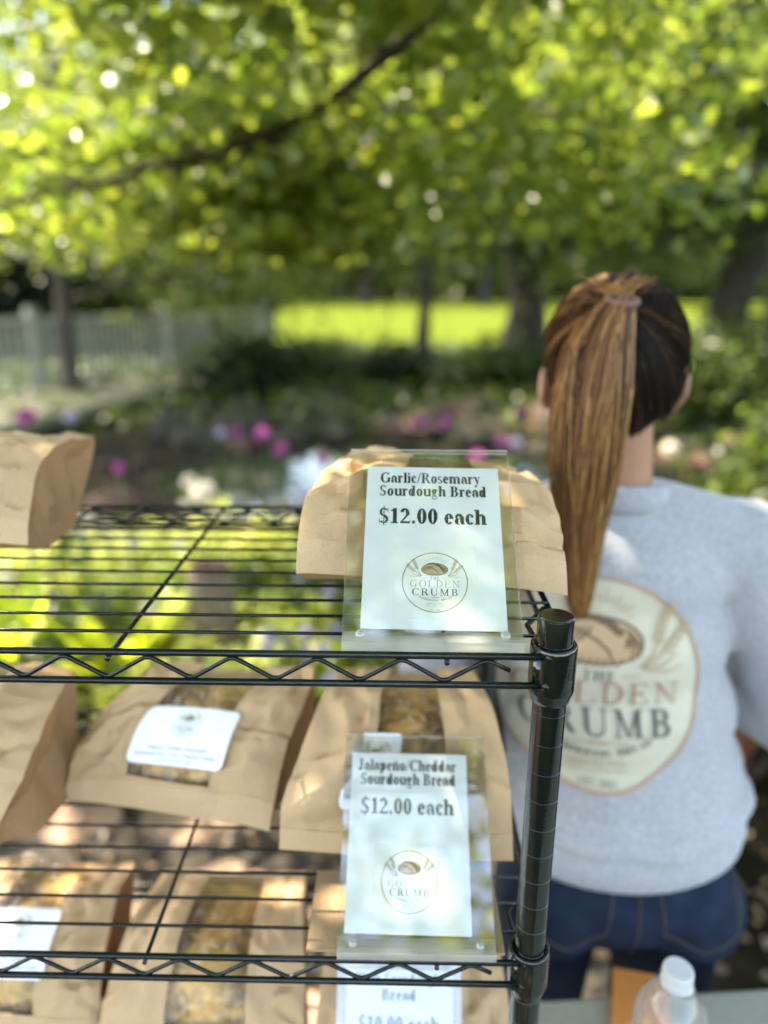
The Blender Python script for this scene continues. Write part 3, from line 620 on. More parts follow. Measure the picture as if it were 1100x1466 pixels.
    if ch == 'P': return stem(.10, 0, C)+foot(.02, .34)+foot(.02, .3, C-s)+rc(.2, C-.04, .34, C)+rc(.2, .30, .34, .34)+ring(.34, .49, .24, .19, st, .04, -90, 90), .61
    if ch == 'B': return stem(.10, 0, C)+foot(.02, .3)+foot(.02, .3, C-s)+rc(.2, C-.04, .34, C)+rc(.2, .335, .34, .375)+rc(.2, 0, .34, .04)+ring(.34, .51, .21, .168, st, .04, -90, 90)+ring(.34, .185, .26, .187, st, .04, -90, 90), .66
    if ch == 'D': return stem(.10, 0, C)+foot(.02, .3)+foot(.02, .3, C-s)+rc(.2, C-.04, .3, C)+rc(.2, 0, .3, .04)+ring(.30, C/2, .38, C/2, st*1.1, .04, -90, 90), .73
    if ch == 'L': return stem(.10, 0, C)+foot(.02, .62)+foot(.02, .34, C-s)+[[(.60, 0), (.64, 0), (.66, .2), (.63, .2)]], .67
    if ch == 'E': return stem(.10, 0, C)+foot(.02, .58)+foot(.02, .56, C-s)+rc(.2, .33, .42, .37)+rc(.41, .25, .44, .45)+rc(.54, C-.17, .57, C)+rc(.57, 0, .61, .18), .66
    if ch == 'T': return stem(.335-st/2, 0, C)+foot(.19, .48)+foot(.04, .63, C-s)+rc(.04, C-.18, .07, C)+rc(.60, C-.18, .63, C), .67
    if ch == 'I': return stem(.12, 0, C)+foot(.03, .35)+foot(.03, .35, C-s), .38
    if ch == 'F': return stem(.10, 0, C)+foot(.02, .34)+foot(.02, .56, C-s)+rc(.2, .33, .42, .37)+rc(.54, C-.17, .57, C), .61
    if ch == 'H': return stem(.10, 0, C)+stem(.68-st, 0, C)+foot(.02, .32)+foot(.02, .32, C-s)+foot(.46, .76)+foot(.46, .76, C-s)+rc(.2, .325, .6, .365), .78
    if ch == 'N': return rc(.12, 0, .12+th*1.3, C)+rc(.62, 0, .62+th*1.3, C)+[[(.06, C), (.06+st*1.3, C), (.66, 0), (.62, 0)]]+foot(.03, .25)+foot(.52, .76, C-s)+foot(.0, .2, C-s), .77
    if ch == 'M': return rc(.12, 0, .12+th*1.3, C)+stem(.80-st, 0, C)+[[(.08, C), (.08+st*1.2, C), (.48, .0), (.43, .0)], [(.80-st, C), (.80, C), (.47, 0), (.44, 0)]]+foot(.03, .26)+foot(.59, .90)+foot(.75, .90, C-s)+foot(.02, .2, C-s), .94
    if ch == 'U': return rc(.10, .22, .10+st, C)+foot(.01, .34, C-s)+foot(.50, .75, C-s)+rc(.61, .22, .61+th*1.3, C)+ring(.375, .225, .277, .24, st, .05, 180, 270)+ring(.375, .225, .277, .24, th*1.3, .05, 270, 360), .75
    if ch == 'A': return [[(.34, C), (.40, C), (.67, 0), (.67-st*1.15, 0)], [(.34, C), (.38, C), (.13, 0), (.09, 0)]]+rc(.2, .2, .5, .24)+foot(.01, .23)+foot(.46, .74), .73
    if ch == 'V': return [[(.05, C), (.05+st*1.15, C), (.40, 0), (.34, 0)], [(.63, C), (.67, C), (.39, 0), (.35, 0)]], .72
    if ch == 'W': return [[(.05, C), (.05+st, C), (.33, 0), (.28, 0)], [(.4, C), (.4+st, C), (.66, 0), (.61, 0)], [(.45, C), (.48, C), (.32, 0), (.29, 0)], [(.90, C), (.93, C), (.65, 0), (.62, 0)]], .98
    if ch == 'Y': return [[(.02, C), (.02+st*1.1, C), (.40, .3), (.30, .3)], [(.66, C), (.70, C), (.40, .3), (.35, .3)]]+stem(.29, 0, .33)+foot(.2, .5), .72
    return rc(.05, 0, .4, .4), .5
def text(s_, x, y, width=None, size=None, st=.14, th=.035, align='c', track=0):
    P = []; w = 0
    for ch in s_:
        p, a = glyph(ch, st, th); P += [[(q[0]+w, q[1]) for q in poly] for poly in p]; w += a+track
    w -= track; k_ = (width/w) if width else size
    if width and size: kx, ky = width/w, size
    else: kx = ky = k_
    ox = x-(w*kx/2 if align == 'c' else 0)
    return [[(ox+px*kx, y+py*ky) for px, py in poly] for poly in P]
def arc_text(s_, cx, cy, r, a_mid, a_span, size, st=.1):
    out = []; n = len(s_)
    for i, ch in enumerate(s_):
        a = R_(a_mid-a_span/2+a_span*(i+.5)/n); p, w = glyph(ch, st, .04); t = a+math.pi/2
        for poly in p:
            q = []
            for px, py in poly:
                lx, ly = (px-w/2)*size, py*size; bx, by = cx+r*math.cos(a), cy+r*math.sin(a)
                q.append((bx+lx*math.cos(t)-ly*math.sin(t), by+lx*math.sin(t)+ly*math.cos(t)))
            out.append(q)
    return out
def curve_stroke(pts, w):
    out = []
    for (x0, y0, w0), (x1, y1, w1) in zip([(p[0], p[1], w*p[2]) for p in pts[:-1]], [(p[0], p[1], w*p[2]) for p in pts[1:]]):
        dx, dy = x1-x0, y1-y0; l = math.hypot(dx, dy)+1e-9; nx, ny = -dy/l, dx/l
        out.append([(x0-nx*w0, y0-ny*w0), (x1-nx*w1, y1-ny*w1), (x1+nx*w1, y1+ny*w1), (x0+nx*w0, y0+ny*w0)])
    return out
def kernel(cx, cy, a, l, w):
    c, s_ = math.cos(a), math.sin(a); return [[(cx+c*x-s_*y, cy+s_*x+c*y) for x, y in [(-l, 0), (-l*.4, w), (l*.4, w*.8), (l, 0), (l*.4, -w*.8), (-l*.4, -w)]]]
def logo(tiny=True):
    """bakery emblem in a unit circle: list of (polygons, ink)"""
    L = []
    L.append((ring(0, 0, 1, 1, .030, .030), 'ring'))
    L.append((sum([curve_stroke([(.33*math.cos(R_(a))-.0, .42+.33*math.sin(R_(a))*1.1, 1), ((.42+.05*(i % 2))*math.cos(R_(a)), .42+(.42+.05*(i % 2))*math.sin(R_(a))*1.05, .6)], .006) for i, a in enumerate(range(35, 150, 9))], []), 'tan'))
    lo = [(.0+.42*math.cos(t)*(1 if math.sin(t) > 0 else .97), .40+(.24 if math.sin(t) > 0 else .19)*math.sin(t)) for t in [2*math.pi*k/28 for k in range(28)]]
    L.append(([lo], 'brown')); L.append(([[(x*.93, .40+(y-.40)*.90) for x, y in lo]], 'tan'))
    L.append(([[(x*.93, .40+(y-.40)*.90) for x, y in lo[15:28]]+[(.30, .42), (-.3, .40)]], 'gold'))
    L.append((curve_stroke([(-.26, .575, .3), (-.14, .615, .8), (.04, .60, 1), (.17, .52, 1), (.26, .40, .9), (.30, .27, .3)], .045), 'brown'))
    L.append((curve_stroke([(-.23, .54, .3), (-.12, .555, .8), (.02, .52, 1), (.12, .44, 1), (.18, .34, .8), (.20, .26, .3)], .050), 'gold'))
    L.append((curve_stroke([(-.26, .52, .3), (-.14, .49, .8), (-.02, .43, 1), (.08, .35, 1), (.12, .25, .3)], .014), 'brown'))
    L.append((sum([curve_stroke([(-.38+.05*k, .33+.02*k, .6), (-.33+.06*k, .45+.01*k, 1), (-.25+.05*k, .53+.004*k, .5)], .011) for k in range(5)], []), 'brown'))
    L.append((sum([curve_stroke([(.30-.028*k, .50+.02*k, .5), (.36-.03*k, .42, 1), (.37-.045*k, .30-.01*k, .5)], .010) for k in range(3)], []), 'brown'))
    L.append((sum([curve_stroke([(-.20+.07*k, .22, 1), (-.14+.07*k, .28, .6)], .012) for k in range(6)], []), 'brown'))
    for sx in (-1, 1):
        wk = []
        for (x0, y0, x1, y1, n_) in [(.48, .28, .68, .80, 6), (.52, .24, .88, .60, 5)]:
            wk += curve_stroke([(sx*.40, .20, 1), (sx*(x0+.02), y0+.05, 1), (sx*x1, y1, .6)], .008)
            for q in range(n_):
                f = .32+.68*q/n_; px, py = x0+(x1-x0)*f, y0+(y1-y0)*f; a = math.atan2(y1-y0, x1-x0)
                for sg in (-.5, .5):
                    ang = a+sg; X = px+.032*math.cos(a+sg*3); Y = py+.032*math.sin(a+sg*3); wk += kernel(sx*X, Y, ang if sx > 0 else math.pi-ang, .046, .013)
        wk += curve_stroke([(sx*.40, .20, 1), (sx*.60, .22, .8), (sx*.74, .32, .4)], .008)+curve_stroke([(sx*.42, .18, 1), (sx*.66, .16, .6), (sx*.80, .22, .3)], .007)
        L.append((wk, 'wheat'))
    L.append((text('THE', 0, .065, width=.30, size=.155, st=.12, track=.18), 'dark'))
    L.append((rc(-.38, .11, -.22, .118)+rc(.22, .11, .38, .118), 'tan'))
    L.append((text('GOLDEN', 0, -.18, width=1.52, size=.34, st=.085, th=.025, track=.12), 'golden'))
    L.append((text('CRUMB', 0, -.455, width=1.40, size=.34, st=.12, th=.035, track=.14), 'dark'))
    L.append((rc(-.30, -.505, -.12, -.513)+rc(.12, -.505, .30, -.513), 'tan'))
    L.append((sum([kernel(-.08+.04*k, -.51, .5 if k % 2 else -.5, .028, .012) for k in range(5)], []), 'wheat'))
    L.append((arc_text('SOURDOUGH BREAD', 0, .42, 1.06, -90, 58, .095, .13), 'dark'))
    L.append((text('made by hand', 0, -.735, width=.54, size=.10, st=.06, th=.03), 'wheat'))
    L.append((text('with love & care', 0, -.815, width=.60, size=.09, st=.06, th=.03), 'wheat'))
    L.append((text('EST. 2023', 0, -.93, width=.34, size=.075, st=.1, th=.03, track=.1), 'dark'))
    return L
def flat_shapes(items, P0, A, B, Nn, mats, name, parent, lift=.00012, step=1.2e-5, label=None):
    """items: (polygons, material slot); placed on the plane P0 + x*A + y*B, lifted along Nn"""
    P0, A, B, Nn = Vector(P0), Vector(A), Vector(B), Vector(Nn); V = []; F = []; I = []; k_ = 0
    for polys, slot in items:
        k_ += 1
        for j, poly in enumerate(polys):
            z = lift+step*k_+1.0e-6*(j % 7); b = len(V)
            V += [P0+A*x+B*y+Nn*z for x, y in poly]; F.append(tuple(range(b, len(V)))); I.append(slot)
    return mesh(name, V, F, mats, parent, I, label=label)
INK = [M['ink'], M['ink_gold'], M['ink_tan'], M['ink_brown'], M['ink_grey'], M['ink_cream'], M['ink_pale']]
slot = {'ring': 4, 'tan': 2, 'brown': 3, 'gold': 2, 'wheat': 1, 'golden': 1, 'dark': 4}
slot['ring'] = 1

# ================================================================== WIRE SHELVING UNIT
HZ = 1.35; SP = .2842; LEV = [HZ, HZ-SP, HZ-2*SP, HZ-3*SP-.02]
U = thing('wire_shelving_unit', 'dark green epoxy wire shelving unit holding the paper bags of bread', 'shelving unit', (-.45, .18, 0))
XL, YB = -.914, .3615
posts = [(0, .012), (XL+.02, .012), (0, YB-.012), (XL+.02, YB-.012)]
prof = [(.001, .0), (.0155, 0), (.0155, .012), (.0127, .016)]; z = .030
while z < 1.345:
    prof += [(.0127, z), (.01255, z+.0002), (.01255, z+.0006), (.0127, z+.0008)]; z += .0254
prof += [(.0127, 1.352)]
pm = None
for (x, y) in posts:
    if pm is None: o = MB().lathe(prof, (x, y, 0), 40).build('post', M['epoxy'], U, smooth=True, loc=(x, y, 0)); pm = o
    else: o = pm.copy(); link(o); o.parent = U; o.location = Vector((x, y, 0))-Vector(U.location)
    c = MB().lathe([(.0127, 1.3515), (.01315, 1.3518), (.01315, 1.3560), (.0128, 1.3564), (.0128, 1.3568), (.01325, 1.3572), (.01325, 1.3750), (.0129, 1.3765), (.0120, 1.3772), (.0118, 1.3768), (.0115, 1.3773), (.0001, 1.3775)], (x, y, 0), 48)
    co = c.build('cap', M['epoxy'], o, smooth=True, loc=(x, y, 0)); co.location = (0, 0, 0)
for o in [q for q in bpy.data.objects if q.name.startswith('cap') or q.name.startswith('post') and q.type == 'MESH']:
    md = o.modifiers.new('split', 'EDGE_SPLIT'); md.split_angle = R_(32) if o.name.startswith('cap') else R_(12)
zig = {}
for li, z in enumerate(LEV):
    mb = MB(); rr_ = .0026
    fx0, fx1 = XL+.034, -.0135
    for yy, sg in ((0, 1), (YB, -1)):
        mb.tube([(fx0, yy, z), (fx1+.008, yy, z)], rr_, 12); mb.tube([(fx0, yy, z-.0233), (fx1+.004, yy, z-.0233)], rr_, 12)
        for xx in (fx1+.008, fx0): mb.ball((xx, yy-.0015*sg, z), (.0042, .0034, .0044), 10, 0, .5); mb.ball((xx-.001, yy-.0015*sg, z-.0233), (.0044, .0034, .0046), 10, 0, .5)
    for xx in (.0105, XL+.0095):
        mb.tube([(xx, .02, z), (xx, YB-.02, z)], rr_, 12); mb.tube([(xx, .02, z-.0233), (xx, YB-.02, z-.0233)], rr_, 12)
    # short corner gussets
    for (cx, sx) in ((0, 1), (XL+.02, -1)):
        for (cy, sy) in ((.02, 1), (YB-.02, -1)): mb.tube([(cx+sx*.006, cy+sy*.062, z+.0005), (cx-sx*.013, cy+sy*.03, z+.0005), (cx-sx*.010, cy+sy*.004, z)], .0022, 8)
    sh = mb.build('shelf', M['wire'], U, smooth=True)
    # surface wires (each its own piece) and cross wires
    k_ = 0; wref = None
    y = .0285
    while y < YB-.01:
        if wref is None: o = MB().tube([(XL+.008, y, z+.0022), (.012, y, z+.0022)], .0014, 8).build('surface_wire', M['wire'], sh, smooth=True, loc=(-.45, y, z)); wref = o
        else: o = wref.copy(); link(o); o.parent = sh; o.location = Vector((-.45, y, z))-world_loc(sh)
        y += .0303
    for x in (-.8123, -.5678, -.3233, -.0788):
        MB().tube([(x, -.0035, z-.0044), (x, .002, z-.0030), (x, YB+.003, z-.0010)], .0019, 10).build('cross_wire', M['wire'], sh, smooth=True)
    for yy in (0, YB):
        pts = []; x = -.0332; pk = -.0496
        pts.append((-.0332, yy, z-.0112)); q = pk; up = True
        while q > XL+.05:
            zz = z-.0040 if up else z-.0200
            zc = zz
            for dx, f in ((.0045, .30), (.0018, .06), (-.0018, .06), (-.0045, .30)): pts.append((q+dx, yy+(.0005), zc+((-1 if up else 1)*f*.0052)))
            q -= .0307; up = not up
        MB().tube(pts, .0017, 8).build('zigzag_truss', M['wire'], sh, smooth=True)
    for (x, y) in posts:
        cb = MB().lathe([(.0128, .0035), (.0136, .0050), (.0158, .0058), (.0170, .0045), (.0172, .002), (.0172, -.030), (.0166, -.033), (.0150, -.0375), (.0145, -.0405), (.0128, -.041)], (x, y, z), 40)
        sx = -1 if x > -.4 else 1; sy = -1 if y < .1 else 1
        cb.box((x+sx*.0125, y+sy*.0095, z-.014), (.008, .006, .034), bev=.0012)
        if x == 0 and y < .1:      # raised marks on the collar: a ringed monogram and letters
            def wrap(polys, cx_, cz_, k_):
                vs = []; fs = []
                for poly in polys:
                    b = len(vs)
                    for (px, pz) in poly: a = R_(-58)+(cx_+px*k_)/.0172; vs.append((x+.0177*math.cos(a), y+.0177*math.sin(a), z+cz_+pz*k_))
                    fs.append(tuple(range(b, len(vs))))
                cb.add(vs, fs)
            wrap(ring(.5, .35, .62, .62, .07, .07), 0, -.0165, .0068); wrap(text('N', .25, .12, size=.42, st=.12), .0, -.0165, .0068); wrap(text('S', .55, .12, size=.42, st=.12), .0, -.0165, .0068); wrap(text('HD', .5, 0, size=.62, st=.10, th=.06, track=.5), .0015, -.0290, .0068)
        cb.build('collar', M['epoxy'], sh, smooth=True)

# ================================================================== SIGN HOLDERS
def sign(name, label, x0, x1, z0, tv, Ln, lines, paper, studs=True):
    """leaning clear acrylic holder with a printed card"""
    xc = (x0+x1)/2; T = thing(name, label, 'sign', (xc, .0, z0)); t = Vector(tv).normalized(); Nn = Vector((1, 0, 0)).cross(t).normalized()
    if Nn.y > 0: Nn = -Nn
    A = Vector((1, 0, 0)); P0 = Vector((xc, 0, z0)); w = x1-x0
    def slab(nm, n0, n1, mt, s0=0, s1=None):
        s1 = s1 or Ln; vs = [P0+A*sx*w/2+t*s_+Nn*n_ for n_ in (n0, n1) for s_ in (s0, s1) for sx in (-1, 1)]
        # vertices: n0:(s0-,s0+,s1-,s1+), n1: same
        f = [(0, 2, 3, 1), (4, 5, 7, 6), (0, 1, 5, 4), (2, 6, 7, 3), (0, 4, 6, 2), (1, 3, 7, 5)]
        mesh(nm, vs, f, mt, T, [0, 0, 1, 1, 1, 1])
    ms = [M['acrylic'], M['acrylic_edge']]
    slab('front_panel', .0006, .0036, ms); slab('back_panel', -.0036, -.0006, ms)
    # bottom ledge of thick clear acrylic standing on the shelf
    mb = MB(); vs = [P0+A*sx*w/2+v_ for v_ in (Vector((0, -.0035, -.0012)), Vector((0, -.0035, .0062)), Vector((0, .012, .0062)), Vector((0, .012, -.0012))) for sx in (-1, 1)]
    mb.add(vs, [(0, 1, 3, 2), (2, 3, 5, 4), (4, 5, 7, 6), (6, 7, 1, 0), (0, 2, 4, 6), (1, 7, 5, 3)]); mb.build('base_ledge', M['acrylic_edge'], T)
    # card
    (pw, ph, ps, px, rot) = paper; c, s_ = math.cos(rot), math.sin(rot)
    Pa = A*c+t*s_; Pb = t*c-A*s_; O = P0+A*px+t*ps
    vs = [O+Pa*sx*pw/2+Pb*y_+Nn*n_ for n_ in (-.00018, .00018) for y_ in (0, ph) for sx in (-1, 1)]
    cardo = mesh('card', vs, [(0, 2, 3, 1), (4, 5, 7, 6), (0, 1, 5, 4), (2, 6, 7, 3), (0, 4, 6, 2), (1, 3, 7, 5)], M['paper'], T)
    L = []
    for (s__, y_, wd, sz, x_) in lines: L.append((text(s__, x_, y_, width=wd, size=sz, st=.175, th=.062), 0))
    flat_shapes(L, O, Pa, Pb, Nn, INK, 'lettering', cardo, lift=.00022, step=2e-6)
    lg = [([[(x_*1.28, y_*1.22) for x_, y_ in [(-1, -1), (1, -1), (1, 1), (-1, 1)]]], 6), (disc(0, 0, 1, n=48), 6)]+[(p, slot[k_]) for p, k_ in logo()]
    k_ = .0248; flat_shapes([([[(x_*k_+.001, y_*k_+ph*.27) for x_, y_ in poly] for poly in polys], sl_) for polys, sl_ in lg], O, Pa, Pb, Nn, INK, 'emblem', cardo, lift=.00024, step=4e-6)
    if studs:
        for sx in (-1, 1):
            for ss in (.008,):
                p = P0+A*sx*(w/2-.013)+t*ss; mb = MB(); q = [p-Nn*.0045, p+Nn*.0052, p+Nn*.0068, p+Nn*.0072]; mb.tube(q, [.0036, .0036, .0030, .0012], 14); mb.build('stud', M['stud'], T, smooth=True)
    return T
sign('sign_holder', 'clear acrylic holder with the Garlic/Rosemary $12.00 card on the top shelf', -.1543, -.0243, HZ+.0062, (0, .13, .118), .1715,
     [('Garlic/Rosemary', .1265, .0815, .0148, -.0022), ('Sourdough Bread', .1140, .0865, .0148, .0000), ('$12.00 each', .0885, .0860, .0205, -.0005)], (.107, .142, .0135, .0012, -.012))
sign('sign_holder', 'clear acrylic holder with the Jalapeño/Cheddar $12.00 card on the second shelf', -.1620, -.0300, HZ-SP+.0055, (0, .138, .119), .180,
     [('Jalapeño/Cheddar', .1330, .0930, .0152, -.002), ('Sourdough Bread', .1205, .0885, .0152, -.001), ('$12.00 each', .0950, .0860, .0205, -.0015)], (.108, .149, .0150, -.0070, -.010))
sign('sign_holder', 'clear acrylic holder with a Plain Sourdough Bread $10.00 card, lowest of the three', -.1720, -.0450, HZ-2*SP+.0055, (0, .10, .13), .186,
     [('Plain Sourdough', .1360, .0880, .0152, -.002), ('Bread', .1220, .0360, .0152, -.001), ('$10.00 each', .0950, .0830, .0205, -.0005)], (.108, .149, .0290, .0000, -.004))

# ================================================================== BREAD BAGS
def lerp_rows(rows, v):
    """smooth interpolation down the list of rows"""
    n = len(rows)-1; f = v*n; i = min(n-1, int(f)); t = f-i; R = [np.array(q) for q in rows]
    p0, p1, p2, p3 = R[max(0, i-1)], R[i], R[i+1], R[min(n, i+2)]
    h = .5*((2*p1)+(-p0+p2)*t+(2*p0-5*p1+4*p2-p3)*t*t+(-p0+3*p1-3*p2+p3)*t**3)
    return h*.75+(p1*(1-t)+p2*t)*.25
def crumple(p, amp, seed):
    q = Vector(p)*14+Vector((seed*3.1, 0, 0)); a = noise.noise_vector(q)*amp*1.3
    w = noise.cell_vector(Vector(p)*0)*0
    r1 = 1-abs(noise.noise(Vector(p)*22+Vector((0, seed*2.3, 0))))*2; r2 = 1-abs(noise.noise(Vector(p)*48+Vector((0, 5, seed*1.7))))*2
    return Vector((a.x*.8, a.y, a.z))+Vector((0, -.5, .8))*((r1-.5)*amp*1.1+(r2-.5)*amp*.4)
def bag(label, rows, zs, seed, win=(.27, .73), wv=(.24, 1.0), lab=None, labtext=None, backoff=.035, bulge=.018, amp=.0052, flap=.17, loaf=True, herb=False, gus=1.0, folds=(), group=None):
    NU, NV = 46, 56
    x = (rows[0][0]+rows[0][3])/2; y0 = (rows[0][1]+rows[0][4])/2
    T = thing('bread_bag', label, 'paper bag', (x, y0, zs), group)
    us = sorted(set([round(k_/NU, 4) for k_ in range(NU+1)]+[win[0], win[1]])); vs_ = sorted(set([round(k_/NV, 4) for k_ in range(NV+1)]+[wv[0], flap]))
    def base(u, v):
        r_ = lerp_rows(rows, v); p = Vector(r_[:3])*(1-u)+Vector(r_[3:])*u
        b = math.sin(math.pi*u)**.8*bulge*(math.sin(math.pi*min(1, .12+v*.95))**.8)
        return p+Vector((0, -.45, .9))*b
    rf = random.Random(seed*17); FL = list(folds)
    for q in range(20):
        cu, cv, an, ln = rf.uniform(0, 1), rf.uniform(.2, 1), rf.uniform(0, math.pi), rf.uniform(.10, .32)
        if win[0]-.02 < cu < win[1]+.02: cu = rf.choice([rf.uniform(0, win[0]), rf.uniform(win[1], 1)])
        FL.append((cu-ln*math.cos(an), cv-ln*math.sin(an), cu+ln*math.cos(an), cv+ln*math.sin(an), rf.choice([-1, 1])*rf.uniform(.0022, .0058), rf.uniform(.03, .075)))
    def creases(u, v):
        h = 0
        for (x0, y0, x1, y1, hh, w) in FL:
            dx, dy = x1-x0, y1-y0; L2 = dx*dx+dy*dy; t = ((u-x0)*dx+(v-y0)*dy)/L2; tc = max(0, min(1, t)); d = math.hypot(u-x0-dx*tc, v-y0-dy*tc)
            if d < w: h += hh*(1-d/w)*(.35+.65*math.sin(math.pi*max(.08, min(.92, tc))))
        return h
    def front(u, v):
        edge = min(1, min(u, 1-u)*6+.35)
        inw = max(0, 1-max(0, abs(u-(win[0]+win[1])/2)-(win[1]-win[0])/2)*14); inw *= 1 if v > wv[0] else .3
        return base(u, v)+crumple(base(u, v), amp*edge*(.35+min(1, v*2.2))*(1-.6*inw), seed)+Vector((0, -.5, .85))*creases(u, v)*min(1, v*4)*(1-.75*inw)
    def bottom(u, v):
        r_ = lerp_rows(rows, v); p = Vector(r_[:3])*(1-u)+Vector(r_[3:])*u
        k_ = max(0, (v-.72)/.28)**1.5; zb = zs+.0035+(max(zs+.006, p.z-.006)-zs-.0035)*k_
        yb = p.y+backoff*(1-v)*1.0
        return Vector((p.x, yb, min(zb, p.z-.002)))
    grid = {}; V = []; FP = []; FW = []
    for i, u in enumerate(us):
        for j, v in enumerate(vs_): grid[i, j] = len(V); V.append(front(u, v))
    for i in range(len(us)-1):
        for j in range(len(vs_)-1):
            uc, vc = (us[i]+us[i+1])/2, (vs_[j]+vs_[j+1])/2; f = (grid[i, j], grid[i+1, j], grid[i+1, j+1], grid[i, j+1])
            (FW if (win[0] < uc < win[1] and wv[0] < vc < wv[1]) else FP).append(f)
    idx = [0]*len(FP); n0 = len(V)
    # bottom sheet, base panel, side gussets folded inwards
    nb_ = 10; g2 = {}
    for i in range(nb_+1):
        for j, v in enumerate(vs_): g2[i, j] = len(V); V.append(bottom(i/nb_, v))
    for i in range(nb_):
        for j in range(len(vs_)-1): FP.append((g2[i, j], g2[i, j+1], g2[i+1, j+1], g2[i+1, j])); idx.append(0)
    g3 = {}
    for sd_, (u, sg) in enumerate(((0, 1), (1, -1))):
        for j, v in enumerate(vs_):
            a, b = front(u, v), bottom(u, v); hgt = (a-b).length
            inn = min(.030, hgt*.42)*gus*min(1, v*4)*(.6+.4*noise.noise(Vector((v*5, seed, sd_))))
            g3[sd_, j] = len(V); V.append(a.lerp(b, .48)+Vector((sg*inn, 0, 0))+crumple(a.lerp(b, .48), amp*1.3, seed+9).zxy*min(1, v*3)*(1 if v < .93 else 0))
            g3[sd_+2, j] = len(V); V.append(a.lerp(b, .15)+Vector((sg*inn*.18, 0, 0)))
            g3[sd_+4, j] = len(V); V.append(a.lerp(b, .8)+Vector((sg*inn*.35, 0, 0)))
        ii, i2 = (0, 0) if u == 0 else (len(us)-1, nb_)
        for j in range(len(vs_)-1):
            ch = [grid[ii, j], g3[sd_+2, j], g3[sd_, j], g3[sd_+4, j], g2[i2, j]]; ch2 = [grid[ii, j+1], g3[sd_+2, j+1], g3[sd_, j+1], g3[sd_+4, j+1], g2[i2, j+1]]
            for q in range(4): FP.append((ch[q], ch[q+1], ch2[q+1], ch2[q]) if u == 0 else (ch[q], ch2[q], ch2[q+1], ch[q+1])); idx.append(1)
    for i in range(nb_):   # base panel
        a0_, a1_ = front(i/nb_, 0), front((i+1)/nb_, 0); k0 = len(V); V += [a0_, a1_]; FP.append((k0, g2[i, 0], g2[i+1, 0], k0+1)); idx.append(2)
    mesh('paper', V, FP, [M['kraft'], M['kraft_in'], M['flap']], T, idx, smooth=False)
    po = T.children[-1]; me = po.data; me.polygons.foreach_set('use_smooth', [i_ != 2 for i_ in idx]); es = po.modifiers.new('creases', 'EDGE_SPLIT'); es.split_angle = R_(13)
    if FW: mesh('window_film', V[:n0], FW, M['film'], T, smooth=True)
    # folded bottom flap: a second thickness of paper with its own edge
    fv = [0, flap*.33, flap*.66, flap]; VF = []; FF = []; fus = [k_/24 for k_ in range(25)]
    for u in fus:
        for v in fv:
            p = front(u, v); VF.append(p+Vector((0, -.0009, .0003)))
    for i in range(24):
        for j in range(3): FF.append((i*4+j, (i+1)*4+j, (i+1)*4+j+1, i*4+j+1))
    for i in range(24):   # edge of the flap
        k0 = len(VF); VF += [front(fus[i], flap), front(fus[i+1], flap)]; FF.append((i*4+3, (i+1)*4+3, k0+1, k0))
    mesh('bottom_flap', VF, FF, M['flap'], T, smooth=False)
    if loaf:
        # crusty loaf under the window
        LV = []; LF = []; nu, nv = 30, 34; ua, ub = .12, .88; va, vb = .10, .98
        for i in range(nu+1):
            for j in range(nv+1):
                a, b = i/nu, j/nv; u, v = ua+(ub-ua)*a, va+(vb-va)*b
                prof_ = (max(0, math.sin(math.pi*a))**.35)*(max(0, math.sin(math.pi*b))**.35)
                top = base(u, v); bot = bottom(u, v); p = bot.lerp(top, .05+.93*prof_)
                p += Vector((0, -.3, .8))*(noise.noise(p*40+Vector((seed, 0, 0)))*.0028+noise.noise(p*110)*.0012)*prof_ - Vector((0, -.3, .8))*.0015
                LV.append(p)
        for i in range(nu):
            for j in range(nv): k_ = i*(nv+1)+j; LF.append((k_, k_+nv+1, k_+nv+2, k_+1))
        lo = mesh('loaf', LV, LF, M['loaf'], T, smooth=True)
        mb = MB(); rq = random.Random(seed)
        for q in range(150 if herb else 70):
            a, b = rq.uniform(.2, .8), rq.uniform(.15, .95); i = int(a*nu); j = int(b*nv); p = LV[i*(nv+1)+j]; th_ = rq.uniform(0, 6.28); l = rq.uniform(.003, .011)
            d_ = Vector((math.cos(th_), math.sin(th_), .2*math.sin(th_)))*l; nn_ = Vector((0, -.35, .9))*rq.uniform(.0006, .002)
            mb.tube([p+nn_-d_*.5, p+nn_*1.6, p+nn_+d_*.5], rq.uniform(.0005, .0011), 4, i=0 if rq.random() < (.75 if herb else .45) else 1)
        mb.build('crust_topping', [M['herb'], M['flour']], lo)['kind'] = 'stuff'
    if lab:
        (u0, u1, v0, v1) = lab; LV = []; n = 16; mm_ = 10
        for i in range(n+1):
            for j in range(mm_+1):
                u, v = u0+(u1-u0)*i/n, v0+(v1-v0)*j/mm_; cr_ = 1
                p = front(u, v)*.35+base(u, v)*.65+Vector((0, -.5, .85))*.0042; LV.append(p)
        kk = lambda i, j: i*(mm_+1)+j
        lf = [(kk(i, j), kk(i+1, j), kk(i+1, j+1), kk(i, j+1)) for i in range(n) for j in range(mm_)]
        # cut the corners a little so that they read as rounded
        for ci, cj, dx, dy in ((0, 0, 1, 1), (n, 0, -1, 1), (0, mm_, 1, -1), (n, mm_, -1, -1)):
            LV[kk(ci, cj)] = (LV[kk(ci, cj)]+LV[kk(ci+dx, cj)]*1+LV[kk(ci, cj+dy)])/3
        lb_ = mesh('label', LV, lf, M['label'], T, smooth=True)
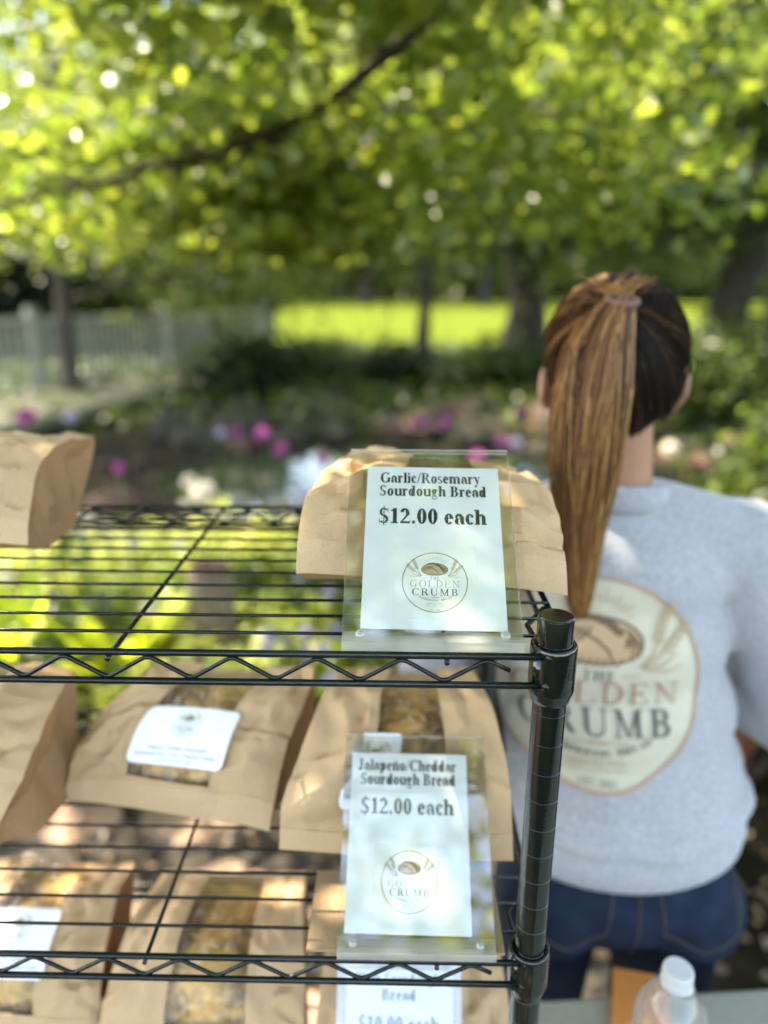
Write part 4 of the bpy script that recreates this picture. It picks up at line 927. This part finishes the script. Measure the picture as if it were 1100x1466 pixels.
        def surf(a, b):   # a across 0..1, b up 0..1
            fi, fj = max(0, min(n-1e-6, a*n)), max(0, min(mm_-1e-6, b*mm_)); i, j = int(fi), int(fj); x_, y_ = fi-i, fj-j
            return (LV[kk(i, j)]*(1-x_)+LV[kk(i+1, j)]*x_)*(1-y_)+(LV[kk(i, j+1)]*(1-x_)+LV[kk(i+1, j+1)]*x_)*y_
        V2 = []; F2 = []; I2 = []
        asp = (LV[kk(n, 5)]-LV[kk(0, 5)]).length/max(1e-4, (LV[kk(8, mm_)]-LV[kk(8, 0)]).length)
        its = [(text(s__, .5, y_, width=w_, size=.085, st=.11, th=.05), 4) for s__, y_, w_ in [('Jalapeño Cheddar Sourdough', .26, .62), ('Ingredients: Flour, Water, Jalapeño, Cheddar', .15, .86), ('Cheese, Yeast, Salt', .05, .40)]]
        its += [([[(.5+x_*.20/asp*1.1, .70+y_*.235) for x_, y_ in poly] for poly in polys], slot[k_] if k_ != 'pale' else 6) for polys, k_ in [(disc(0, 0, 1, n=30), 'pale')]+logo()]
        for q_, (polys, sl_) in enumerate(its):
            for poly in polys:
                b = len(V2)
                V2 += [surf(a_, b__)+Vector((0, -.5, .85)).normalized()*(.00025+.00001*q_) for a_, b__ in poly]; F2.append(tuple(range(b, len(V2)))); I2.append(sl_)
        mesh('lettering', V2, F2, INK, lb_, I2)
    return T
rA = [(-.1967, .076, 1.3809, .026, .086, 1.3608), (-.1964, .084, 1.4062, .0246, .094, 1.386), (-.1949, .098, 1.4237, .0242, .108, 1.4019), (-.1909, .125, 1.434, .0229, .13, 1.419), (-.1807, .17, 1.4452, .0171, .17, 1.4325), (-.1627, .225, 1.4474, .0043, .22, 1.4345), (-.1450, .30, 1.4362, .0009, .30, 1.4229)]
rC = [(-.4749, .185, 1.0700, -.243, .143, 1.0698), (-.469, .19, 1.0930, -.2387, .15, 1.0984), (-.4651, .205, 1.1134, -.2343, .165, 1.1251), (-.4554, .225, 1.1354, -.2278, .19, 1.1455), (-.4395, .25, 1.1538, -.2187, .22, 1.1602), (-.4195, .28, 1.1636, -.2119, .255, 1.1695), (-.4015, .31, 1.1674, -.2105, .30, 1.1681)]
rD = [(-.2245, .095, 1.0918, -.0037, .085, 1.0918), (-.2228, .098, 1.1134, -.0055, .088, 1.1193), (-.221, .105, 1.137, -.0074, .10, 1.1513), (-.2103, .13, 1.1638, -.0096, .125, 1.1749), (-.1996, .165, 1.1837, -.0146, .16, 1.194), (-.1914, .205, 1.1914, -.0222, .20, 1.2028), (-.1699, .27, 1.1857, -.0286, .27, 1.1904)]
rE = [(-.7118, .10, 1.1002, -.5072, .085, 1.0747), (-.7024, .105, 1.138, -.4934, .09, 1.1069), (-.6876, .12, 1.1663, -.4772, .105, 1.1425), (-.6755, .145, 1.185, -.4722, .135, 1.1636), (-.6675, .18, 1.1956, -.4689, .17, 1.1818), (-.6627, .22, 1.1996, -.4696, .21, 1.1926), (-.6831, .28, 1.1937, -.4849, .27, 1.1811)]
def rows_at(x0, x1, y, z, hs=1.0, tw=.012, ls=1.0, sk=0.0):
    prof_ = [(0, .022), (.006, .048), (.02, .070), (.042, .089), (.075, .103), (.12, .108), (.18, .098)]; out = []
    for i, (dy, dz) in enumerate(prof_): f = i/6; out.append((x0+tw*f*f*2+sk*f, y+dy*ls, z+dz*hs, x1-tw*f*f*1.6+sk*f, y+dy*ls, z+dz*hs))
    return out
bag('brown paper bread bag lying on the top shelf behind the Garlic/Rosemary sign', rA, HZ+.0045, 1, folds=[(-.05, .40, .34, .60, .010, .11), (1.05, .32, .70, .46, .006, .06), (.05, .62, .30, .82, -.005, .08)], win=(.36, .70), herb=True, bulge=.012, backoff=.045)
bag('crumpled brown paper bread bag at the left end of the top shelf', rows_at(-.710, -.458, .16, HZ+.004, .87, .002, 1.0), HZ+.0045, 2, win=(.3, .62), amp=.0085, gus=.25)
bag('brown paper bread bag with a white label, middle of the second shelf', rC, HZ-SP+.0045, 3, folds=[(0, .40, .28, .80, .008, .12), (.76, .15, .97, .6, .005, .12), (.02, .35, .25, .45, .005, .05)], win=(.30, .70), wv=(.19, 1), lab=(.29, .75, .27, .60), herb=True, bulge=.016, flap=.165)
bag('brown paper bread bag leaning on the second shelf behind the Jalapeño/Cheddar sign', rD, HZ-SP+.0045, 4, folds=[(0, .18, .36, .62, .011, .13), (.10, .95, .24, .50, .009, .09), (.9, .4, .75, .9, .004, .1)], win=(.36, .72), wv=(.2, 1), lab=(.25, .5, .30, .62), amp=.0030, bulge=-.008)
bag('brown paper bread bag at the left end of the second shelf', rE, HZ-SP+.0045, 5, win=(.3, .66), amp=.003)
z3 = HZ-2*SP
bag('brown paper bread bag with a white label, leftmost on the third shelf', rows_at(-.655, -.435, .115, z3+.003, 1.05), z3+.0045, 6, win=(.30, .68), wv=(.15, 1), lab=(.28, .72, .36, .72), bulge=.018)
bag('brown paper bread bag in the middle of the third shelf with a bare loaf window', rows_at(-.432, -.208, .10, z3+.003, 1.05), z3+.0045, 7, win=(.33, .72), wv=(.12, 1), bulge=.020)
bag('brown paper bread bag on the third shelf behind the Plain Sourdough sign', rows_at(-.200, .015, .10, z3+.003, 1.0), z3+.0045, 8, win=(.3, .7), bulge=.014)
z4 = LEV[3]
bag('brown paper bread bag on the lowest shelf toward the left', rows_at(-.62, -.40, .12, z4+.003), z4+.0045, 9, win=(.3, .7))
bag('brown paper bread bag on the lowest shelf toward the right', rows_at(-.31, -.09, .12, z4+.003), z4+.0045, 10, win=(.3, .7))
MB().box((-.105, .046, HZ-SP+.0060), (.166, .086, .0026)).build('kraft_board', M['board'])
tag(bpy.data.objects['kraft_board'], 'flat piece of brown kraft board lying under the Jalapeño/Cheddar sign', 'cardboard')
mb = MB(); mb.tube([(.012, .374, 1.345), (.004, .376, 1.22), (.010, .372, 1.12), (.040, .372, .985), (.062, .372, .84), (.066, .372, .7), (.06, .372, .5)], .0055, 8)
tag(mb.build('hanging_strap', M['strap'], None, True), 'black strap hanging from the back of the top shelf beside the post', 'strap')

# ================================================================== TABLE, BOTTLE, COVER
TT = thing('folding_table', 'grey-green plastic folding table between the shelves and the woman', 'table', (.95, -.13, 0))
MB().box((.985, -.081, .7275), (1.83, .76, .045), R_(4.4), bev=.012).build('tabletop', M['table'], TT)
for sx in (.25, 1.72):
    for sy in (-.42, .14): MB().tube([(sx, sy, .705), (sx, sy, .02), (sx, sy, 0)], .0135, 12).build('leg', M['tmetal'], TT)
    MB().tube([(sx, -.42, .12), (sx, .14, .12)], .011, 10).build('crossbar', M['tmetal'], TT)
bx, by, bz = .1735, .100, .7500
Bt = thing('water_bottle', 'clear ribbed plastic water bottle with a white cap standing on the table', 'bottle', (bx, by, bz))
pr_ = [(.001, .002), (.024, .0), (.030, .004), (.0325, .012)]
for k_ in range(11): z = .016+k_*.0105; pr_ += [(.0325, z), (.0318, z+.003), (.0300, z+.0052), (.0318, z+.0075)]
pr_ += [(.0325, .134), (.0322, .142), (.0305, .152), (.0270, .163), (.0220, .173), (.0165, .181), (.0132, .186), (.0128, .190), (.0155, .191), (.0155, .193), (.0128, .194), (.0125, .206), (.001, .206)]
mb = MB(); mb.lathe(pr_, (bx, by, bz), 36)
mb.v = [(bx+(x-bx)*1.12, by+(y-by)*1.12, bz+(z-bz)*.945) for x, y, z in mb.v]; mb.v = [(x+(.0009*math.sin(5*math.atan2(y-by, x-bx)+z*60)*(1 if .13 < z-bz < .185 else .3)), y, z) for x, y, z in mb.v]
mb.build('bottle_body', M['pet'], Bt, smooth=True)
MB().lathe([(.001, .003), (.0290, .003), (.0305, .02), (.0300, .130), (.0285, .150), (.0210, .168), (.001, .168)], (bx, by, bz), 32).build('water', thin_clear('water_fill', (.97, .985, .98), .01, 1.2), Bt, smooth=True)
cpv = []
for k_ in range(1): pass
mb = MB(); n = 72; V = []; F = []
lv = [(.0148, .193), (.0148, .2065), (.0142, .2085), (.0110, .2090), (.0108, .2086), (.0001, .2086)]
for li, (r_, z) in enumerate(lv):
    for j in range(n):
        q = r_*(1+(.022 if j % 2 and li < 2 else 0)); a = 2*math.pi*j/n; V.append((bx+q*math.cos(a), by+q*math.sin(a), bz+z-.0112))
F = [(l*n+j, l*n+(j+1) % n, (l+1)*n+(j+1) % n, (l+1)*n+j) for l in range(len(lv)-1) for j in range(n)]
mesh('cap', V, F, M['cap'], Bt)
MB().lathe([(.0150, .1885), (.0156, .1890), (.0156, .1922), (.0150, .1926)], (bx, by, bz-.0112), 36).build('cap_ring', M['cap'], Bt, smooth=True)
mb = MB(); c0 = [(.172, .262), (.236, .250), (.214, .155), (.142, .165)]; mb.add([(x, y, .7508) for x, y in c0]+[(x, y, .7600) for x, y in c0], [(0, 1, 2, 3)[::-1], (4, 5, 6, 7), (0, 1, 5, 4), (1, 2, 6, 5), (2, 3, 7, 6), (3, 0, 4, 7)])
tag(mb.build('orange_folder', M['orange']), 'orange folder lying on the table behind the water bottle', 'folder')

# ================================================================== PERSON
PW = thing('person', 'woman seen from behind in a light grey printed sweatshirt and jeans with a long ponytail', 'person', (.21, .42, 0))
def capsule(mb, a, b, ra, rb_, n=20):
    a, b = Vector(a), Vector(b); pts = []; rr_ = []
    d = (b-a).normalized()
    for t in (-.95, -.8, -.5, 0): pts.append(a+d*ra*t); rr_.append(ra*math.sqrt(max(0.02, 1-t*t)))
    for t in (0, .5, .8, .95): pts.append(b+d*rb_*t); rr_.append(rb_*math.sqrt(max(0.02, 1-t*t)))
    mb.tube(pts, rr_, n)
def chain(mb, pts, rs):
    for k_ in range(len(pts)-1): capsule(mb, pts[k_], pts[k_+1], rs[k_], rs[k_+1])
def remesh(mb, vox, smooth_it, name, m_, parent):
    o = mb.build('tmp', m_, None); md = o.modifiers.new('r', 'REMESH'); md.mode = 'VOXEL'; md.voxel_size = vox
    if smooth_it: s_ = o.modifiers.new('s', 'SMOOTH'); s_.iterations = smooth_it; s_.factor = .6
    dg = bpy.context.evaluated_depsgraph_get(); me = bpy.data.meshes.new_from_object(o.evaluated_get(dg)); bpy.data.objects.remove(o)
    V = [v_.co.copy() for v_ in me.vertices]; F = [tuple(p.vertices) for p in me.polygons]; bpy.data.meshes.remove(me); return V, F
HC = Vector((.152, .455, 1.500))
b_ = MB()
# head, neck, trunk, limbs (one continuous surface)
b_.ball(HC+Vector((0, 0, .02)), (.070, .088, .090), 28); b_.ball(HC+Vector((0, .030, -.045)), (.052, .058, .068), 24)
b_.ball(HC+Vector((0, .092, -.012)), (.010, .016, .018), 10); b_.ball(HC+Vector((0, .078, .012)), (.045, .020, .016), 12)   # nose, brow
b_.ball(HC+Vector((0, .084, -.048)), (.022, .008, .008), 10); b_.ball(HC+Vector((0, .078, -.092)), (.020, .018, .015), 10)   # mouth, chin
for sx in (-1, 1): 
    b_.ball(HC+Vector((sx*.073, -.004, .000)), (.008, .014, .026), 12); b_.ball(HC+Vector((sx*.088, -.016, -.010)), (.006, .011, .026), 12); b_.ball(HC+Vector((sx*.080, -.008, -.034)), (.007, .009, .012), 10)
capsule(b_, HC+Vector((.004, -.008, -.05)), (.166, .455, 1.31), .050, .056)
tr = [(.205, .40, .80), (.205, .40, .95), (.195, .43, 1.13), (.180, .445, 1.26)]
tr = [(.205, .415, .80), (.19, .44, .95), (.168, .465, 1.13), (.168, .465, 1.25)]
for (p, r_) in zip(tr, [(.125, .080, .10), (.115, .075, .13), (.130, .080, .14), (.130, .065, .070)]): b_.ball(p, r_, 28)
SR, SL = Vector((.345, .452, 1.272)), Vector((.012, .452, 1.280)); ER, EL = Vector((.455, .43, 1.03)), Vector((-.055, .45, 1.02)); HR, HL = Vector((.32, .64, 1.045)), Vector((.09, .655, 1.055))
for s0, e0, h0 in ((SR, ER, HR), (SL, EL, HL)): chain(b_, [s0, e0], [.052, .040]); chain(b_, [e0, h0], [.038, .026])
HPj = [(.118, .405), (.294, .400)]
for i, (x, y) in enumerate(HPj):
    chain(b_, [(x, y, .79), (x+(.006 if i else -.004), y+.01, .45)], [.062, .052]); chain(b_, [(x+(.006 if i else -.004), y+.01, .45), (x+(.01 if i else -.006), y, .09)], [.050, .036])
    chain(b_, [(x, y-.02, .05), (x, y+.13, .03)], [.036, .026])
def hand(hp, dirv, side, up):
    """palm with four fingers and a thumb"""
    d = Vector(dirv).normalized(); s_ = Vector(side).normalized(); u = Vector(up).normalized(); hp = Vector(hp)
    for q in (-.026, -.009, .009, .026): capsule(b_, hp+s_*q*.8, hp+d*.075+s_*q, .013, .0115, 10)
    for q, l in ((-.030, .055), (-.010, .068), (.010, .072), (.029, .064)):
        k0 = hp+d*.078+s_*q; k1 = k0+d*l*.45-u*.006+s_*q*.05; k2 = k1+d*l*.28-u*.012; k3 = k2+d*l*.18-u*.016; chain(b_, [k0, k1, k2, k3], [.0092, .0086, .0080, .0070])
    sg = 1 if side[2] > 0 else -1
    t0 = hp+d*.018+s_*.028; t1 = t0+d*.028+s_*.026+u*.004; t2 = t1+d*.030+s_*.010; chain(b_, [t0, t1, t2], [.0135, .0110, .0090])
hand(HR, (-.45, .85, .12), (.15, .05, 1), (.9, .4, 0)); hand(HL, (.45, .85, .10), (-.15, .05, 1), (-.9, .4, 0))
V, F = remesh(b_, .0052, 3, 'body', M['skin'], PW)
body = mesh('body', V, F, M['skin'], PW, smooth=True)
for sx in (-1, 1):
    MB().ball(HC+Vector((sx*.030, .078, .002)), (.012, .010, .008), 14).build('eye', M['eye'], body, smooth=True)
    MB().ball(HC+Vector((sx*.030, .0865, .002)), (.0055, .0035, .0055), 12).build('iris', M['ink_brown'], body, smooth=True)
MB().ball(HC+Vector((0, .089, -.049)), (.020, .005, .006), 14).build('lips', M['lip'], body, smooth=True)

# sweatshirt
s_ = MB()
for (p, r_) in [((.166, .455, 1.318), (.083, .074, .040)), ((.170, .455, 1.245), (.166, .112, .100)), ((.168, .448, 1.150), (.172, .122, .13)), ((.180, .438, 1.04), (.180, .128, .13)), ((.190, .425, .970), (.186, .134, .10)), ((.200, .412, .925), (.192, .140, .058))]: s_.ball(p, r_, 36)
for k_, (s0, e0, h0) in enumerate(((SR, ER, HR), (SL, EL, HL))):
    sg = 1 if k_ == 0 else -1
    chain(s_, [(.168+sg*.045, .452, 1.312), s0+Vector((-sg*.015, 0, .000))], [.058, .066])
    chain(s_, [s0, s0.lerp(e0, .5)+Vector((sg*.010, 0, 0)), e0+Vector((sg*.004, -.004, 0))], [.070, .068, .064]); chain(s_, [e0, e0.lerp(h0, .55), e0.lerp(h0, .86)], [.064, .058, .050]); chain(s_, [e0.lerp(h0, .86), e0.lerp(h0, .97)], [.036, .034])
V, F = remesh(s_, .0062, 9, 'sweatshirt', M['fleece'], PW)
def fold(p):
    q = Vector((p.x*5.5, p.y*5.5, p.z*7.5)); n1 = noise.noise(q+Vector((3, 1, 7))); n2 = noise.noise(Vector((p.x*16+p.z*7, p.y*13, p.z*10)))
    low = max(0, min(1, (1.02-p.z)/.16)); slv = max(0, min(1, (abs(p.x-.19)-.19)/.03))
    w3 = noise.noise(Vector((p.x*9+p.z*4, p.y*9, p.z*30)))
    d1 = 1-abs(noise.noise(Vector((p.x*6+p.z*5, p.y*3, p.z*9-p.x*4))))*2.4
    return n1*.012*(.5+.7*low)+n2*.005*(.4+1.0*low)+w3*(.012*slv+.009*low)+max(0, d1)*.006*(.35+low+slv)
cen = Vector((.2, .42, 1.1)); V2 = []
for p in V:
    c_ = Vector((.2, .425, p.z)) if abs(p.x-.19) < .19 else Vector((p.x, .5, p.z)); d_ = (p-c_); d_.z = 0; d_ = d_.normalized() if d_.length > 1e-4 else Vector((0, -1, 0))
    V2.append(p+d_*fold(p))
shirt = mesh('sweatshirt', V2, F, M['fleece'], PW, smooth=True)
# collar rib and hem rib
def elli(c, rx, ry, r_, name, m_, tilt=0, n=48, par=shirt, rz=None):
    mb = MB(); rz = rz or r_; V = []; F = []
    for k_ in range(n):
        a = 2*math.pi*k_/n
        for j in range(8):
            t = 2*math.pi*j/8; rad = 1+0; x = c[0]+(rx+r_*math.cos(t))*math.cos(a); y = c[1]+(ry+r_*math.cos(t))*math.sin(a); V.append((x, y, c[2]+rz*math.sin(t)+tilt*(y-c[1])))
    for k_ in range(n):
        for j in range(8): F.append((k_*8+j, ((k_+1) % n)*8+j, ((k_+1) % n)*8+(j+1) % 8, k_*8+(j+1) % 8))
    return mesh(name, V, F, m_, par, smooth=True)
elli((.166, .454, 1.342), .0660, .066, .007, 'collar_band', M['fleece'], -.20, rz=.018)
elli((.200, .412, .892), .176, .122, .009, 'hem_band', M['fleece'], .10, rz=.030)
bvh = BVHTree.FromPolygons(V2, F)
def onshirt(x, z, off):
    h = bvh.ray_cast(Vector((x, .0, z)), Vector((0, 1, 0)))
    if h[0] is None: return None
    return h[0]+(h[1] if h[1].y < 0 else -h[1])*off
PCX, PCZ, PRX, PRZ = .1355, 1.134, .1300, .1385
tilt_x = lambda z: PCX-(z-PCZ)*.045
SH = [M['print_disc'], M['sh_ring'], M['sh_tan'], M['sh_brown'], M['slate'], M['rust'], M['sh_tan']]
hm = {'ring': 1, 'tan': 2, 'brown': 3, 'gold': 2, 'wheat': 6, 'golden': 5, 'dark': 4}
V = []; F = []; I = []; NR, NA = 26, 96; g_ = {}
for i in range(NR+1):
    for j in range(NA):
        a = 2*math.pi*j/NA; r_ = max(.002, i/NR); x = tilt_x(PCZ+PRZ*r_*math.sin(a))+PRX*r_*math.cos(a); z = PCZ+PRZ*r_*math.sin(a); p = onshirt(x, z, .0012)
        g_[i, j] = len(V); V.append(p if p else Vector((x, .4, z)))
for i in range(NR):
    for j in range(NA): F.append((g_[i, j], g_[i, (j+1) % NA], g_[i+1, (j+1) % NA], g_[i+1, j])); I.append(0)
back_print = mesh('back_print', V, F, SH, shirt, I, smooth=True)
V = []; F = []; I = []
for q_, (polys, k_) in enumerate(logo()):
    for poly in polys:
        if len(poly) > 8 and k_ in ('brown', 'gold', 'tan'):    # big shapes: fan through their centre in small steps
            cx_ = sum(p[0] for p in poly)/len(poly); cy_ = sum(p[1] for p in poly)/len(poly); rings_ = []
            for t in (0.01, .25, .5, .75, 1): rings_.append([(cx_+(p[0]-cx_)*t, cy_+(p[1]-cy_)*t) for p in poly])
            sub = [[rings_[a][b], rings_[a][(b+1) % len(poly)], rings_[a+1][(b+1) % len(poly)], rings_[a+1][b]] for a in range(4) for b in range(len(poly))]
        else: sub = [poly]
        for pl in sub:
            b = len(V); ok = True; vs = []
            for (px, py) in pl:
                z = PCZ+PRZ*py; p = onshirt(tilt_x(z)+PRX*px, z, .0032+.00012*q_)
                if p is None: ok = False; break
                vs.append(p)
            if ok: V += vs; F.append(tuple(range(b, len(V)))); I.append(hm[k_])
mesh('print_lettering', V, F, SH, back_print, I)

# jeans
j_ = MB(); j_.ball((.204, .402, .80), (.160, .120, .105), 30); j_.ball((.204, .402, .87), (.156, .110, .05), 28)
for i, (x, y) in enumerate(HPj):
    j_.ball((x+(.010 if i else -.004), y-.030, .775), (.078, .095, .085), 24)
    chain(j_, [(x, y, .76), (x+(.006 if i else -.004), y+.005, .60), (x+(.006 if i else -.004), y+.01, .45)], [.084, .074, .064]); chain(j_, [(x+(.006 if i else -.004), y+.01, .45), (x+(.01 if i else -.006), y+.005, .10)], [.068, .060])
V, F = remesh(j_, .0075, 5, 'jeans', M['denim'], PW)
V = [p+Vector((0, -1, 0))*(noise.noise(Vector((p.x*9, p.y*5, p.z*12)))*.005+noise.noise(Vector((p.x*30+p.z*20, 1, p.z*40)))*.0015) for p in V]
jeans = mesh('jeans', V, F, M['denim'], PW, smooth=True); bj = BVHTree.FromPolygons(V, F)
def onj(x, z, off=.0015):
    h = bj.ray_cast(Vector((x, .0, z)), Vector((0, 1, 0))); return (h[0]+Vector((0, -1, 0))*off) if h[0] else Vector((x, .3, z))
def seam(path, name, r_=.0009):
    pts = []
    for (x0, z0), (x1, z1) in zip(path[:-1], path[1:]):
        for k_ in range(10): t = k_/10; pts.append(onj(x0+(x1-x0)*t, z0+(z1-z0)*t))
    pts.append(onj(*path[-1])); MB().tube(pts, r_, 6).build(name, M['stitch'], jeans)
for cx_, sg in ((.292, 1), (.118, -1)):
    seam([(cx_-sg*.058, .862), (cx_-sg*.048, .785), (cx_+sg*.004, .766), (cx_+sg*.052, .787), (cx_+sg*.060, .85)], 'pocket_stitching'); seam([(cx_-sg*.058, .858), (cx_+sg*.060, .85)], 'pocket_stitching')
seam([(.208, .86), (.208, .80), (.210, .72)], 'seat_seam')
for x, y in HPj:
    mb = MB(); chain(mb, [(x, y-.03, .045), (x, y+.15, .034)], [.046, .036]); V, F = remesh(mb, .006, 2, 'shoe', M['shoe'], PW)
    V = [Vector((p.x, p.y, max(0.0, p.z))) for p in V]; mesh('shoe', V, F, M['shoe'], PW, smooth=True)

# hair: scalp shell, combed strands, tie, ponytail
TIE = Vector((.129, .372, 1.592))
V = []; F = []; NU_, NV_ = 40, 28; keep = {}
def scalp(a, ph, off=0):
    """a round the vertical axis (0 = back), ph from the crown down"""
    d = Vector((math.sin(a)*math.sin(ph), -math.cos(a)*math.sin(ph), math.cos(ph))); c = HC+Vector((0, -.004, .022))
    r_ = Vector((.0845+off, .0985+off, .0985+off)); return Vector((c.x+d.x*r_.x, c.y+d.y*r_.y, c.z+d.z*r_.z*(1.0 if d.z > 0 else 1.12)))
def limit(a):      # how far the hairline reaches down, by direction
    a = (a+math.pi) % (2*math.pi)-math.pi; f = abs(a)/math.pi
    return 2.50-f*.75-.10*math.cos(a*9) if f < .36 else (2.25-(f-.36)*5.2 if f < .5 else max(1.05, 1.52-(f-.5)*1.0))
for i in range(NU_):
    for j in range(NV_+1): a = 2*math.pi*i/NU_; V.append(scalp(a, limit(a)*j/NV_, -.001))
for i in range(NU_):
    for j in range(NV_): F.append((i*(NV_+1)+j, i*(NV_+1)+j+1, ((i+1) % NU_)*(NV_+1)+j+1, ((i+1) % NU_)*(NV_+1)+j))
HM = [M['hair1'], M['hair2'], M['hair3'], M['hair4']]
hair = mesh('hair', V, F, M['hair1'], PW, smooth=True)
rh = random.Random(2)
def strand(mb, pts, r_, mi):
    n = len(pts); mb.tube(pts, [r_*(.55+.45*math.sin(math.pi*min(1, .15+.8*k_/n))) for k_ in range(n)], 4, mi, caps=False)
mb = MB()
for q in range(850):
    a = rh.uniform(-math.pi, math.pi); ph = limit(a)*rh.uniform(.35, 1.0)**.6; p0 = scalp(a, ph, .0005); pts = []
    for k_ in range(10):
        t = k_/9; p = p0.lerp(TIE, t); c = HC+Vector((0, -.004, .022)); d = p-c; sc = Vector((d.x/.0855, d.y/.0995, d.z/(.0995 if d.z > 0 else .111))).length
        lift = rh.uniform(.000, .0020)*math.sin(math.pi*t)
        tgt = c+d/max(.001, sc)*(1+.012)+d.normalized()*lift if sc < 1.02 and t < .93 else p
        pts.append(tgt)
    left = p0.x < HC.x-.02 or p0.z > 1.585  # sunlit side put into the strand colours: lighter on the left and crown
    mi = rh.choices([0, 1, 2, 3], [.50, .30, .15, .05] if left else [.90, .09, .01, 0])[0]
    strand(mb, pts, rh.uniform(.0007, .0012), mi)
for q in range(70):   # flyaway wisps over the crown
    a = rh.uniform(-1.3, 1.3); p0 = TIE+Vector((rh.uniform(-.014, .014), .004, .004)); d = Vector((math.sin(a)*.75, rh.uniform(-.1, .5), rh.uniform(.55, .85))); l = rh.uniform(.015, .05)
    pts = [p0+d*l*t+Vector((0, 0, -.35*l*t*t)) for t in (0, .25, .5, .75, 1)]; strand(mb, pts, .0006, rh.choice([2, 3, 3]))
mb.build('combed_hair', HM, hair)
elli((TIE.x, TIE.y-.010, TIE.z-.001), .0165, .013, .0042, 'hair_tie', M['tie'], .3, 24, hair)
# ponytail: width samples measured down its length (x left, x right, y, z)
tw = [(.114, .144, .366, 1.596), (.088, .142, .350, 1.578), (.064, .140, .338, 1.545), (.055, .141, .330, 1.500), (.052, .139, .327, 1.462), (.054, .137, .326, 1.42), (.060, .134, .327, 1.384), (.068, .128, .329, 1.345), (.077, .126, .331, 1.310), (.083, .124, .333, 1.275), (.090, .122, .335, 1.252), (.098, .118, .337, 1.222)]
def tail(t, u, d_):
    f = t*(len(tw)-1); i = min(len(tw)-2, int(f)); k_ = f-i; a, b = tw[i], tw[i+1]; L_ = [a[j]*(1-k_)+b[j]*k_ for j in range(4)]
    w = L_[1]-L_[0]; dep = min(.028, w*.32)
    return Vector((L_[0]+w*u, L_[2]-dep*math.sqrt(max(0, 1-(2*u-1)**2))*d_+.004, L_[3]))
V = []; F = []
for i in range(41):
    for j in range(24):
        th_ = 2*math.pi*j/24; u = .5+.46*math.cos(th_); V.append(tail(i/40*.76, u, math.sin(th_)*.8))
for i in range(40):
    for j in range(24): F.append((i*24+j, i*24+(j+1) % 24, (i+1)*24+(j+1) % 24, (i+1)*24+j))
pony = mesh('ponytail', V, F, M['hair2'], PW, smooth=True)
mb = MB()
for q in range(2100):
    u0 = rh.random(); u1 = min(1, max(0, u0+rh.gauss(0, .24))); t1 = max(.45, 1-abs(rh.gauss(0, .15))) if rh.random() < .85 else rh.uniform(.5, .9); dep = rh.uniform(.78, 1.10); ph = rh.random()*6.28; amp = rh.uniform(.0, .11); pts = []
    for k_ in range(20):
        t = t1*k_/19; u = u0+(u1-u0)*t/t1+amp*math.sin(ph+t*5)*t; u = min(1.03, max(-.03, u)); pts.append(tail(t, min(1, max(0, u)), dep))
    hl = noise.noise(Vector((u0*7, 3.3, 0)))+rh.uniform(-.45, .45); frontness = dep > 1.0
    mi = 3 if hl > .33 else (2 if hl > .02 else (1 if hl > -.45 else 0))
    strand(mb, pts, rh.uniform(.0005, .0010), mi)
mb.build('ponytail_strands', HM, pony)
